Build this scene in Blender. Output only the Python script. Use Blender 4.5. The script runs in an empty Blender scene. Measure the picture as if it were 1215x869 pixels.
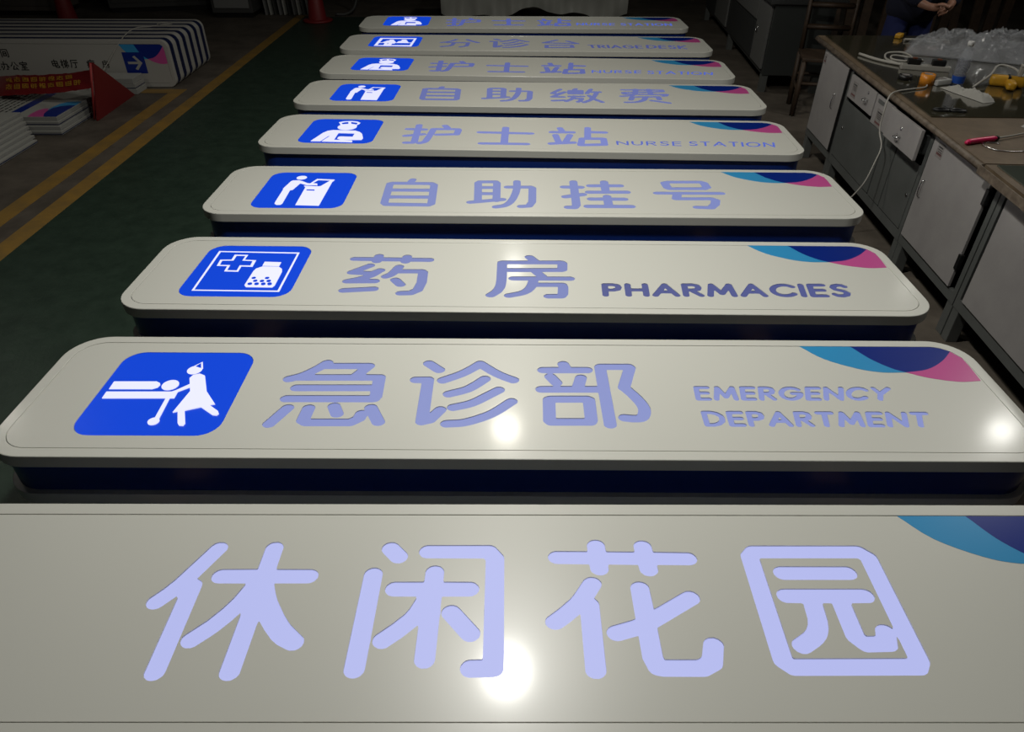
import bpy, bmesh, math, random
import numpy as np
from mathutils import Vector, Matrix
random.seed(7)
S = bpy.context.scene
COL = S.collection
# ---------------- camera ----------------
cam = bpy.data.cameras.new('camera'); camo = bpy.data.objects.new('camera', cam); COL.objects.link(camo)
PITCH, YAW, ROLL, CAMH = math.radians(36.2), math.radians(-0.6), math.radians(0.35), 1.76
fw = Vector((-math.sin(YAW)*math.cos(PITCH), math.cos(YAW)*math.cos(PITCH), -math.sin(PITCH)))
rt = Vector((math.cos(YAW), math.sin(YAW), 0)); up = rt.cross(fw)
r2 = math.cos(ROLL)*rt + math.sin(ROLL)*up; u2 = -math.sin(ROLL)*rt + math.cos(ROLL)*up
camo.matrix_world = Matrix(((r2.x,u2.x,-fw.x,0),(r2.y,u2.y,-fw.y,0),(r2.z,u2.z,-fw.z,CAMH),(0,0,0,1)))
cam.sensor_width = 36; cam.lens = 36*829/1215; cam.clip_start = .05
S.camera = camo
# ---------------- world, exposure ----------------
w = bpy.data.worlds.new('world'); S.world = w; w.use_nodes = True
w.node_tree.nodes['Background'].inputs[0].default_value = (.55,.6,.7,1)
w.node_tree.nodes['Background'].inputs[1].default_value = .022
S.view_settings.view_transform = 'Standard'; S.view_settings.look = 'None'
S.view_settings.exposure = 0.0; S.view_settings.gamma = 1
# lamps hang at 3 m; (x, y, power, colour); the last is added to brighten the left stack
LAMPZ = 3.0
LAMPS = [(0,2.24,53,(1,.985,.93)),(0,4.38,25,(1,.955,.85)),(.09,7.19,14,(1,.98,.9)),(4.12,4.34,19,(1,.98,.92)),(4.44,6.72,2.5,(1,.98,.92)),(-4.3,4.6,5,(1,.95,.86))]

# ---------------- materials ----------------
def mat(name, col, rough=.5, metal=0, emit=None, es=1, noise=None, bump=0, nscale=8, coat=0, alpha=None, trans=0):
    m = bpy.data.materials.new(name); m.use_nodes = True; nt = m.node_tree; b = nt.nodes['Principled BSDF']
    b.inputs['Base Color'].default_value = (*col,1); b.inputs['Roughness'].default_value = rough
    b.inputs['Metallic'].default_value = metal; b.inputs['Coat Weight'].default_value = coat
    b.inputs['Coat Roughness'].default_value = .13
    if trans: b.inputs['Transmission Weight'].default_value = trans
    if alpha is not None: b.inputs['Alpha'].default_value = alpha
    if emit: b.inputs['Emission Color'].default_value = (*emit,1); b.inputs['Emission Strength'].default_value = es
    if noise or bump:
        tc = nt.nodes.new('ShaderNodeTexCoord'); n = nt.nodes.new('ShaderNodeTexNoise')
        n.inputs['Scale'].default_value = nscale; n.inputs['Detail'].default_value = 8; n.inputs['Roughness'].default_value = .65
        nt.links.new(tc.outputs['Object'], n.inputs['Vector'])
        if noise:
            r = nt.nodes.new('ShaderNodeValToRGB'); r.color_ramp.elements[0].position = .35; r.color_ramp.elements[1].position = .68
            r.color_ramp.elements[0].color = (*col,1); r.color_ramp.elements[1].color = (*noise,1)
            nt.links.new(n.outputs['Fac'], r.inputs['Fac']); nt.links.new(r.outputs['Color'], b.inputs['Base Color'])
        if bump:
            bp = nt.nodes.new('ShaderNodeBump'); bp.inputs['Strength'].default_value = bump; bp.inputs['Distance'].default_value = .01
            nt.links.new(n.outputs['Fac'], bp.inputs['Height']); nt.links.new(bp.outputs['Normal'], b.inputs['Normal'])
    return m
def srgb(r,g,b): return tuple(((c/255)/12.92 if c/255<=.04045 else ((c/255+.055)/1.055)**2.4) for c in (r,g,b))
M = {}
M['white'] = mat('white_enamel', srgb(212,212,203), .36, coat=.2)
M['face'] = mat('white_face_sheet', srgb(212,212,203), .36, coat=.2)
M['navy'] = mat('navy_enamel', (.005,.028,.2), .3, coat=.2)
M['sky'] = mat('sky_blue_vinyl', srgb(55,150,205), .3)
M['navyv'] = mat('navy_vinyl', srgb(10,40,130), .3)
M['pink'] = mat('pink_vinyl', srgb(200,82,150), .3)
LET = {}
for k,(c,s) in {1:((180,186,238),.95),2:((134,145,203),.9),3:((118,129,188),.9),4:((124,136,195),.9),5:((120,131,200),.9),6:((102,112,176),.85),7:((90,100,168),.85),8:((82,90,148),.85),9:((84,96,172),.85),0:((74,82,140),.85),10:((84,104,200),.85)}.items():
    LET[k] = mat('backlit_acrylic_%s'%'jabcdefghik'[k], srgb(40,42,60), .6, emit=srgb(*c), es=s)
M['icon'] = mat('backlit_blue_acrylic', (.004,.02,.2), .3, emit=srgb(14,66,205), es=.9)
M['iconw'] = mat('backlit_white_acrylic', (.3,.3,.3), .3, emit=srgb(222,224,255), es=.92)

# ---------------- helpers ----------------
def tag(o, label=None, cat=None, group=None, kind=None):
    if label: o['label'] = label
    if cat: o['category'] = cat
    if group: o['group'] = group
    if kind: o['kind'] = kind
    return o
def thing(name, label, cat, loc=(0,0,0), rz=0, group=None):
    o = bpy.data.objects.new(name, None); COL.objects.link(o); o.location = loc; o.rotation_euler = (0,0,rz)
    o.empty_display_size = .05
    return tag(o, label, cat, group)
def obj(name, bm, m, parent=None, smooth=False):
    me = bpy.data.meshes.new(name)
    if isinstance(bm, bmesh.types.BMesh):
        bmesh.ops.recalc_face_normals(bm, faces=bm.faces); bm.to_mesh(me); bm.free()
    else: me = bm
    for x in (m if isinstance(m,(list,tuple)) else [m]): me.materials.append(x)
    if smooth:
        for p in me.polygons: p.use_smooth = True
    o = bpy.data.objects.new(name, me); COL.objects.link(o)
    if parent: o.parent = parent
    return o
def struct(name, bm, m): return tag(obj(name,bm,m), kind='structure')
def box(bm, x0,x1,y0,y1,z0,z1, bev=0, mtx=None, mi=0):
    b = bmesh.new(); v = [b.verts.new((x,y,z)) for x in (x0,x1) for y in (y0,y1) for z in (z0,z1)]
    for f in ((0,1,3,2),(4,6,7,5),(0,4,5,1),(2,3,7,6),(0,2,6,4),(1,5,7,3)): b.faces.new([v[i] for i in f])
    if bev: bmesh.ops.bevel(b, geom=b.edges[:], offset=bev, segments=2, affect='EDGES', profile=.6)
    if mtx is not None: bmesh.ops.transform(b, matrix=mtx, verts=b.verts)
    merge(bm, b, mi); return bm
def merge(bm, b, mi=0):
    d = {v: bm.verts.new(v.co) for v in b.verts}
    for f in b.faces:
        try: nf = bm.faces.new([d[v] for v in f.verts]); nf.material_index = mi; nf.smooth = f.smooth
        except ValueError: pass
    b.free()
def bx(x0,x1,y0,y1,z0,z1, bev=0, mtx=None): return box(bmesh.new(),x0,x1,y0,y1,z0,z1,bev,mtx)
def loft(loops, cap0=True, cap1=True, bm=None):
    bm = bm or bmesh.new(); R = [[bm.verts.new(p) for p in l] for l in loops]; n = len(loops[0])
    for a,b in zip(R,R[1:]):
        for i in range(n): bm.faces.new((a[i],a[(i+1)%n],b[(i+1)%n],b[i])).smooth = True
    if cap0: bm.faces.new(R[0][::-1])
    if cap1: bm.faces.new(R[-1])
    return bm
def lathe(prof, n=24, c=(0,0), bm=None):
    return loft([[(c[0]+r*math.cos(2*math.pi*i/n), c[1]+r*math.sin(2*math.pi*i/n), z) for i in range(n)] for r,z in prof], True, True, bm)
def tube(pts, r, n=8, bm=None, res=6, smooth=True):
    P = [Vector(p) for p in pts]
    if smooth and len(P) > 2:
        Q = [2*P[0]-P[1]]+P+[2*P[-1]-P[-2]]; o = []
        for i in range(1,len(Q)-2):
            for k in range(res):
                t = k/res; a,b,c,d = Q[i-1:i+3]
                o.append(.5*((2*b)+(c-a)*t+(2*a-5*b+4*c-d)*t*t+(3*b-a-3*c+d)*t**3))
        P = o+[P[-1]]
    loops = []; prev = None
    for i,p in enumerate(P):
        t = (P[min(i+1,len(P)-1)]-P[max(i-1,0)]).normalized()
        if prev is None: a = t.cross(Vector((0,0,1)) if abs(t.z)<.9 else Vector((1,0,0))).normalized()
        else: a = (prev - t*prev.dot(t)).normalized()
        prev = a; b = t.cross(a); rr = r[i] if isinstance(r,list) and i < len(r) else (r if not isinstance(r,list) else r[-1])
        loops.append([p+rr*(math.cos(2*math.pi*k/n)*a+math.sin(2*math.pi*k/n)*b) for k in range(n)])
    return loft(loops, bm=bm)
def poly(bm, pts, z, mi=0):
    f = bm.faces.new([bm.verts.new((p[0],p[1],z)) for p in pts]); f.material_index = mi
    if f.normal.z < 0 or sum(pts[i][0]*pts[(i+1)%len(pts)][1]-pts[(i+1)%len(pts)][0]*pts[i][1] for i in range(len(pts))) < 0: f.normal_flip()
    return f
def prism(pts, z0, z1, bm=None):
    A = sum(pts[i][0]*pts[(i+1)%len(pts)][1]-pts[(i+1)%len(pts)][0]*pts[i][1] for i in range(len(pts)))
    if A < 0: pts = pts[::-1]
    bm = bm or bmesh.new(); a = [bm.verts.new((*p,z0)) for p in pts]; b = [bm.verts.new((*p,z1)) for p in pts]; n = len(pts)
    for i in range(n): bm.faces.new((a[i],a[(i+1)%n],b[(i+1)%n],b[i]))
    f1 = bm.faces.new(b); f0 = bm.faces.new(a[::-1]); bm.normal_update(); bmesh.ops.triangulate(bm, faces=[f1,f0], ngon_method='EAR_CLIP')
    return bm
def rr(W, D, R, ins, z, n=10, cx=0, cy=0):
    W = W/2-ins; D = D/2-ins; R = max(R-ins, .002); o = []
    for sx,sy,a0 in ((1,1,0),(-1,1,90),(-1,-1,180),(1,-1,270)):
        for i in range(n+1):
            a = math.radians(a0+90*i/n); o.append((cx+sx*(W-R)+R*math.cos(a), cy+sy*(D-R)+R*math.sin(a), z))
    return o
from mathutils.geometry import delaunay_2d_cdt
def sheet_mesh(loops, z0, z1):
    """flat sheet from closed outlines, inner outlines are holes"""
    vs = []; es = []
    for l in loops:
        n0 = len(vs); n = len(l); vs += [Vector((p[0],p[1])) for p in l]; es += [(n0+i, n0+(i+1)%n) for i in range(n)]
    V,E_,F_,_,_,_ = delaunay_2d_cdt(vs, es, [], 0, 1e-7)
    V = np.array([(v.x,v.y) for v in V]); F_ = np.array(F_); C = V[F_].mean(1); ins = np.zeros(len(C), int)
    for l in loops:
        q = np.array(l); q2 = np.roll(q,-1,0)
        for (x1,y1),(x2,y2) in zip(q,q2):
            if y1 == y2: continue
            h = (C[:,1]>=min(y1,y2))&(C[:,1]<max(y1,y2)); ins[h & (C[:,0] < x1+(C[:,1]-y1)*(x2-x1)/(y2-y1))] ^= 1
    T_ = F_[ins==1]; n = len(V); verts = [(x,y,z1) for x,y in V]+[(x,y,z0) for x,y in V]; faces = []; cnt = {}
    for t in T_:
        a_,b_,c_ = map(int,t); A_ = V[a_];B_ = V[b_];C_ = V[c_]
        if (B_[0]-A_[0])*(C_[1]-A_[1])-(B_[1]-A_[1])*(C_[0]-A_[0]) < 0: b_,c_ = c_,b_
        faces += [(a_,b_,c_),(c_+n,b_+n,a_+n)]
        for e in ((a_,b_),(b_,c_),(c_,a_)): cnt[e] = 1
    faces += [(b_,a_,a_+n,b_+n) for a_,b_ in cnt if (b_,a_) not in cnt]
    me = bpy.data.meshes.new('sheet'); me.from_pydata(verts,[],faces); me.update(); return me
# ---- lettering: strokes drawn with a round pen, merged into clean outlines ----
def outlines(strokes, rx, ry, step=.17):
    """strokes: list of (closed, Nx2 array). returns closed outlines of their union"""
    sg = []
    for cl, q in strokes:
        q = np.array(q, float)/[rx,ry]
        if cl: q = np.vstack([q,q[:1]])
        if len(q) == 1: q = np.vstack([q,q])
        sg += [(q[i],q[i+1]) for i in range(len(q)-1)]
    A = np.array([a for a,b in sg]); B = np.array([b for a,b in sg])
    lo = np.minimum(A,B).min(0)-1.4; hi = np.maximum(A,B).max(0)+1.4
    nx,ny = (np.ceil((hi-lo)/step).astype(int)+1)
    X,Y = np.meshgrid(lo[0]+np.arange(nx)*step, lo[1]+np.arange(ny)*step, indexing='ij')
    F = np.full(X.shape, 1e9)
    for a,b in zip(A,B):
        d = b-a; L = max(d@d,1e-12); t = np.clip(((X-a[0])*d[0]+(Y-a[1])*d[1])/L,0,1)
        F = np.minimum(F, np.hypot(X-a[0]-t*d[0], Y-a[1]-t*d[1]))
    F = 1-F; F[np.abs(F)<1e-6] = 1e-6
    ins = F > 0; nxt = {}; pt = {}
    def P(i,j,ax):
        k = (i,j,ax)
        if k not in pt:
            i2,j2 = (i+1,j) if ax==0 else (i,j+1); t = F[i,j]/(F[i,j]-F[i2,j2])
            pt[k] = ((lo[0]+(i+(t if ax==0 else 0))*step)*rx, (lo[1]+(j+(t if ax==1 else 0))*step)*ry)
        return k
    cells = np.argwhere((ins[:-1,:-1].astype(int)+ins[1:,:-1]+ins[:-1,1:]+ins[1:,1:])%4 != 0)
    for i,j in cells:
        i=int(i);j=int(j)
        v = (ins[i,j],ins[i+1,j],ins[i+1,j+1],ins[i,j+1])
        e = [(i,j,0),(i+1,j,1),(i,j+1,0),(i,j,1)]
        st = [];en = []
        for k in range(4):
            a,b = v[k],v[(k+1)%4]
            if a and not b: st.append(e[k])
            if b and not a: en.append(e[k])
        if len(st) == 1: nxt[P(*st[0])] = P(*en[0])
        else:
            for s_ in st:
                k = e.index(s_); q = e[(k-1)%4]; nxt[P(*s_)] = P(*q)
    out = []
    while nxt:
        k0 = next(iter(nxt)); k = k0; l = []
        while k in nxt: l.append(pt[k]); k = nxt.pop(k)
        if len(l) > 5: out.append(simp(l, .03*min(rx,ry)))
    return [l for l in out if len(l) > 2]
def simp(l, tol):
    P = np.array(l); n = len(P); far = int(np.argmax(((P-P[0])**2).sum(1))); keep = {0,far}
    def rec(a,b):
        if b <= a+1: return
        A,B = P[a], P[b%n]; d = B-A; L = np.hypot(*d)+1e-12; S_ = P[a+1:b]-A
        t = np.clip(S_@d/(L*L),0,1); dist = np.hypot(*(S_-t[:,None]*d).T)
        i = int(np.argmax(dist))
        if dist[i] > tol: keep.add(a+1+i); rec(a,a+1+i); rec(a+1+i,b)
    rec(0,far); rec(far,n)
    return [tuple(P[i]) for i in sorted(keep)]
GL={"休":[2144,1963,[[0,-841,1657,-879,1586,-916,1518,-953,1450,-992,1375,-1036,1291,-1086,1190,-1141,1078,-1198,962,-1253,852,-1303,758,-1348,680,-1390,612,-1430,552,-1469,496,-1510,442,-1551,389,-1593,341,-1635,296,-1677,251,-1718,205],[0,-1076,611,-1083,-1414],[0,-529,878,1459,881],[0,463,1665,411,-1413],[0,316,662,272,555,231,449,189,344,143,240,90,138,27,35,-42,-70,-115,-172,-189,-269,-261,-358,-332,-438,-404,-510,-476,-578,-547,-644,-618,-712],[0,501,662,547,556,589,453,632,350,680,246,738,139,809,25,889,-95,973,-213,1058,-324,1140,-422,1218,-504,1295,-575,1372,-638,1448,-700,1524,-764],[0,474,613,524,488,570,364,618,241,671,120,737,1,820,-123,916,-251,1016,-375,1113,-485,1199,-574,1272,-635,1338,-676,1401,-706,1462,-732,1524,-764]]],"闲":[2154,1972,[[0,-956,1629,-740,1400],[0,-1252,893,-1275,-1390],[0,-68,1545,1357,1547,1503,1351,1513,-1361,1059,-1373],[0,-716,510,952,512],[0,138,956,115,-1183],[0,13,253,-25,168,-60,82,-97,-3,-137,-84,-184,-161,-239,-234,-301,-304,-367,-370,-433,-433,-497,-494,-558,-550,-619,-602,-680,-652,-741,-701,-801,-751],[0,583,-93,1015,-591]]],"花":[2164,1888,[[0,-1608,1356,1435,1325],[0,-669,1691,-654,1040],[0,432,1671,476,1017],[0,-862,624,-922,532,-980,438,-1038,347,-1096,261,-1155,182,-1215,112,-1276,48,-1338,-10,-1398,-65,-1458,-118,-1516,-168,-1572,-214,-1629,-257,-1684,-300,-1740,-343],[0,-969,89,-983,-1435],[0,196,503,208,-1167,279,-1367,387,-1387,1167,-1386,1399,-1267,1515,-886],[0,1268,256,1110,161,950,64,793,-31,648,-118,520,-193,416,-254,330,-305,254,-349,176,-389,87,-429,-15,-468,-124,-504,-236,-537,-349,-570,-459,-604]]],"园":[2127,1885,[[1,-1452,1414,-1318,1554,1150,1558,1320,1393,1290,-1174,1181,-1326,-1340,-1336,-1493,-1197],[0,-830,954,663,956],[0,-941,345,805,347],[0,-417,162,-426,58,-433,-46,-440,-149,-452,-244,-471,-330,-495,-404,-523,-468,-557,-527,-597,-582,-645,-635,-704,-686,-773,-732,-847,-776,-922,-820,-994,-864],[0,215,162,199,-656,341,-829,801,-812,878,-547]]],"急":[1963,1702,[[0,-255,1575,-299,1514,-340,1454,-383,1395,-430,1333,-486,1268,-554,1196,-630,1117,-712,1038,-794,964,-873,902,-949,852,-1026,813,-1102,779,-1178,746,-1254,711],[0,-238,1405,1115,1417,780,852],[0,-1079,790,1548,813,1583,-140,1507,-249],[0,-909,265,1496,287],[0,-1082,-265,1543,-243],[0,-931,-698,-1273,-1418],[0,-308,-704,-347,-1252,-217,-1344,1038,-1334,1257,-1155,1292,-942],[0,420,-611,580,-959],[0,1520,-666,1843,-1316]]],"诊":[1893,1706,[[0,-1236,1546,-873,1199],[0,-1554,676,-1174,680,-1160,-1303,-934,-1219,-676,-777],[0,-710,658,-599,724,-486,789,-373,855,-265,921,-167,987,-78,1055,5,1126,80,1196,149,1262,211,1322,262,1374,303,1420,338,1463,372,1504,409,1548],[0,409,1548,500,1455,594,1361,685,1268,772,1183,852,1108,924,1047,989,996,1050,951,1110,910,1171,869,1233,829,1295,793,1355,759,1416,725,1477,691],[0,-475,-25,-371,18,-262,60,-154,103,-54,148,35,193,108,241,170,290,224,340,276,392,329,446,383,502,435,560,486,620,537,681,589,741],[0,-295,-658,-191,-623,-85,-589,20,-554,122,-514,220,-467,313,-410,403,-345,489,-275,574,-204,656,-137,735,-72,811,-8,885,56,959,119,1035,184],[0,-433,-1396,-325,-1385,-219,-1379,-113,-1371,-1,-1354,119,-1320,252,-1269,396,-1204,545,-1129,691,-1044,829,-952,955,-850,1074,-736,1190,-615,1306,-491,1426,-369]]],"部":[1896,1706,[[0,-818,1554,-732,1252],[0,-1475,1225,-82,1238],[0,-1263,884,-1083,565],[0,-304,828,-429,350],[0,-1558,235,118,250],[1,-1348,-268,-1299,-243,-209,-234,-148,-269,-157,-1205,-189,-1277,-1325,-1286,-1369,-1232],[0,353,1382,368,-1393],[0,368,1416,1268,1424,1301,1371,978,332],[0,982,363,1035,277,1090,192,1143,107,1194,22,1241,-65,1286,-155,1330,-248,1370,-340,1404,-429,1429,-509,1444,-582,1452,-648,1454,-710,1449,-769,1440,-827,1426,-885,1407,-943,1382,-998,1352,-1045,1318,-1082,1278,-1105,1231,-1117,1180,-1122,1128,-1123,1076,-1123,1026,-1120,975,-1113,923,-1104,872,-1094,820,-1086]]],"药":[1995,1735,[[0,-1483,1283,1539,1249],[0,-539,1553,-559,1099],[0,613,1505,595,1091],[0,-766,728,-1378,152,-590,79,-297,334],[0,-321,334,-375,246,-427,156,-479,68,-535,-14,-596,-87,-663,-150,-734,-204,-809,-253,-888,-299,-968,-345,-1053,-389,-1142,-431,-1233,-471,-1324,-510,-1414,-551],[0,-1414,-551,-365,-524],[0,-1416,-1251,-316,-1115],[0,404,646,377,557,349,465,321,375,295,292,270,220,247,162,227,114,207,73,186,36,162,-1,133,-35,101,-65,68,-92,35,-119,2,-148],[0,474,275,1321,292,1404,191,1439,-580,1354,-1165,1111,-1390,745,-1417],[0,397,-411,656,-776]]],"房":[1994,1655,[[0,-19,1638,160,1328],[0,-1109,1149,1244,1195,1305,1104,1270,591,1215,560,-918,518],[0,-1116,1110,-1114,768,-1111,419,-1109,83,-1111,-218,-1119,-464,-1134,-649,-1152,-789,-1175,-898,-1203,-991,-1237,-1084,-1279,-1172,-1329,-1245,-1382,-1311,-1437,-1374,-1489,-1441],[0,-656,-152,1531,-132],[0,217,422,455,27],[0,137,-194,114,-325,93,-458,71,-589,44,-712,8,-823,-36,-922,-86,-1012,-142,-1093,-208,-1167,-283,-1233,-372,-1289,-475,-1335,-584,-1375,-695,-1414,-802,-1455],[0,268,-632,1195,-615,1239,-765,1202,-1305,1121,-1472,669,-1480]]],"自":[1899,1989,[[0,-26,1615,-118,1188],[1,-1087,1072,-969,1151,953,1134,1116,947,1204,-1341,1082,-1478,-895,-1450,-1010,-1283],[0,-947,272,1076,277],[0,-960,-572,1105,-566]]],"助":[1895,1884,[[0,-1089,-864,-1184,1440,-1095,1558,-331,1573,-247,1421,-219,-761],[0,-1098,818,-311,834],[0,-1063,50,-290,66],[0,-1447,-991,75,-634],[0,283,902,1409,925,1514,778,1474,-899,1311,-1376,938,-1434],[0,747,1634,746,1405,749,1180,750,956,745,732,729,504,701,264,664,14,622,-233,575,-462,525,-659,473,-826,419,-972,359,-1098,295,-1206,224,-1297,143,-1366,55,-1411,-39,-1443,-134,-1472,-226,-1507]]],"挂":[2063,1977,[[0,-1072,1615,-1104,-1277,-1213,-1542,-1510,-1530],[0,-1582,927,-756,905],[0,-1572,-292,-709,4],[0,465,1626,428,349],[0,-273,1111,1210,1142],[0,-392,294,1442,331],[0,430,-215,406,-1300],[0,-358,-544,1212,-531],[0,-586,-1407,1449,-1385]]],"号":[2216,1792,[[1,-934,1516,-725,1622,887,1655,1019,1557,1070,981,858,801,-797,767,-890,882],[0,-1503,196,1585,220],[0,-580,-12,-708,-478,957,-444,1135,-624,1018,-1075,722,-1504,92,-1464]]],"护":[2041,1921,[[0,-970,1628,-843,-1395,-927,-1549,-1315,-1567],[0,-1542,863,-529,816],[0,-1500,-374,-523,-58],[0,593,1582,784,1208],[0,-22,934,1429,955,1483,770,1442,33,321,-87],[0,-17,887,-38,598,-60,304,-81,17,-102,-251,-124,-488,-146,-698,-165,-888,-187,-1057,-212,-1203,-246,-1325,-290,-1414,-341,-1472,-397,-1513,-454,-1549,-509,-1594]]],"士":[2180,1907,[[0,-1525,587,1478,498],[0,-43,1498,-27,-1311],[0,-1320,-1370,1248,-1359]]],"站":[1991,2098,[[0,-1005,1473,-897,986],[0,-1497,735,-275,755],[0,-1294,193,-1144,-971],[0,-447,232,-744,-1022],[0,-1584,-1302,-288,-1070],[0,661,1590,562,-189],[0,738,839,1625,806],[1,226,-382,1458,-325,1463,-1333,93,-1463]]],"缴":[1664,1913,[[0,-1117,1512,-1695,529,-1303,353,-831,846],[0,-831,846,-1713,-346,-948,-366],[0,-1680,-1272,-974,-1137],[1,-472,1200,338,1236,299,507,-501,471],[0,-448,835,318,869],[0,-26,1676,-155,1384],[0,-529,-213,375,-173],[0,-225,-146,-258,-284,-287,-424,-318,-562,-356,-696,-405,-822,-470,-939,-547,-1049,-631,-1154,-716,-1258,-797,-1363],[0,-140,-731,270,-713,112,-1324,-29,-1485],[0,1017,1608,683,579],[0,972,926,1587,954],[0,1395,945,1340,703,1287,457,1234,217,1180,-12,1123,-221,1065,-410,1006,-583,945,-744,880,-893,808,-1032,728,-1157,642,-1267,551,-1369,459,-1468,370,-1571],[0,802,36,855,-126,905,-287,957,-447,1015,-604,1086,-756,1173,-904,1273,-1047,1378,-1187,1486,-1326,1589,-1466]]],"费":[1969,1641,[[0,-1393,1524,1303,1588,1327,1220,770,1083,-1362,847,-1402,679],[0,-1402,679,-1288,462,1482,475,1356,142,1238,109],[0,-463,1680,-636,519,-949,94,-1607,-71],[0,433,1720,445,374],[0,-1086,-929,-910,-229,832,-98,849,-765],[0,-16,-270,-59,-410,-97,-552,-138,-691,-186,-824,-250,-945,-330,-1056,-421,-1163,-522,-1259,-632,-1343,-749,-1409,-878,-1453,-1018,-1478,-1165,-1491,-1314,-1502,-1459,-1518],[0,294,-1025,1358,-1549]]],"分":[1803,1886,[[0,-408,1482,-494,1326,-576,1166,-659,1010,-752,860,-861,724,-991,603,-1137,495,-1292,393,-1450,294,-1602,192],[0,552,1460,644,1323,735,1186,827,1050,921,918,1020,793,1125,676,1235,567,1347,461,1460,357,1571,251],[0,-1120,209,730,165,655,-1095,145,-1434],[0,-505,65,-540,-157,-566,-388,-596,-613,-643,-816,-720,-983,-833,-1104,-977,-1189,-1136,-1255,-1300,-1315,-1455,-1385]]],"台":[1807,1885,[[0,-271,1508,-1463,390,1302,158],[0,630,1142,1483,164],[1,-1225,-591,926,-514,975,-1318,-1251,-1504]]]}
PLACE=[[1,"休",[-6266,-140],1000,1000],[1,"闲",[-2106,-110],1000,1000],[1,"花",[2450,-81],1000,1000],[1,"园",[6797,-110],1000,1000],[2,"急",[-5929,-97],1000,1000],[2,"诊",[-1680,-72],1000,1000],[2,"部",[2220,-74],1000,1000],[3,"药",[-5340,-232],1000,1000],[3,"房",[254,-290],1000,1000],[4,"自",[-5932,-348],1000,1000],[4,"助",[-1471,-492],1000,1000],[4,"挂",[3172,-449],1000,1000],[4,"号",[7593,-397],1000,1000],[5,"护",[-5680,-402],1000,1000],[5,"士",[-1375,-529],1000,1000],[5,"站",[2831,-450],1000,1000],[6,"缴",[3309,-220],1000,1000],[6,"费",[7937,-151],1000,1000],[8,"分",[-5730,-235],1000,1000],[8,"台",[3006,-222],1000,1000],[6,"自",[-6075,-75],1051,996],[6,"助",[-1491,-187],1047,985],[7,"护",[-5764,-240],1031,961],[7,"士",[-1445,-404],970,960],[7,"站",[2833,-398],999,1028],[8,"诊",[-1403,-216],1054,1109],[9,"护",[-5869,3],1013,1137],[9,"士",[-1427,97],986,1084],[9,"站",[2971,7],959,1138]]
LATIN=[[2,"EMERGENCY",[[5425,377],[11370,377],[11062,-308],[5372,-357]],0.115],[2,"DEPARTMENT",[[5397,-814],[11953,-807],[11702,-1523],[5382,-1539]],0.115],[3,"PHARMACIES",[[3083,-747],[12258,-606],[12090,-1657],[3041,-1763]],0.115],[5,"NURSE",[[5045,-1128],[8657,-1066],[8567,-1825],[5028,-1817]],0.075],[5,"STATION",[[9194,-1006],[13965,-961],[13811,-1787],[9108,-1766]],0.075],[7,"NURSE",[[5069,-793],[8734,-682],[8633,-1615],[5022,-1671]],0.075],[7,"STATION",[[9306,-703],[14078,-909],[13913,-1779],[9184,-1743]],0.075],[8,"TRIAGE",[[5396,-495],[9910,-474],[9882,-1798],[5453,-1750]],0.085],[8,"DESK",[[10468,-383],[13719,-479],[13610,-1871],[10353,-1713]],0.085],[9,"NURSE",[[5235,-172],[8837,-278],[8691,-1442],[5132,-1427]],0.075],[9,"STATION",[[9509,-264],[14343,-253],[14210,-1505],[9423,-1427]],0.075]]
ICON={"2":[[-10665,-15],4223,4059],"3":[[-10823,52],4231,4143],"4":[[-11001,-91],4331,4464],"5":[[-11061,-38],4321,4432],"6":[[-11161,-29],4305,4247],"7":[[-11176,126],4419,4075],"8":[[-11356,233],4347,4220],"9":[[-11377,410],4358,4703]}
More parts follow.
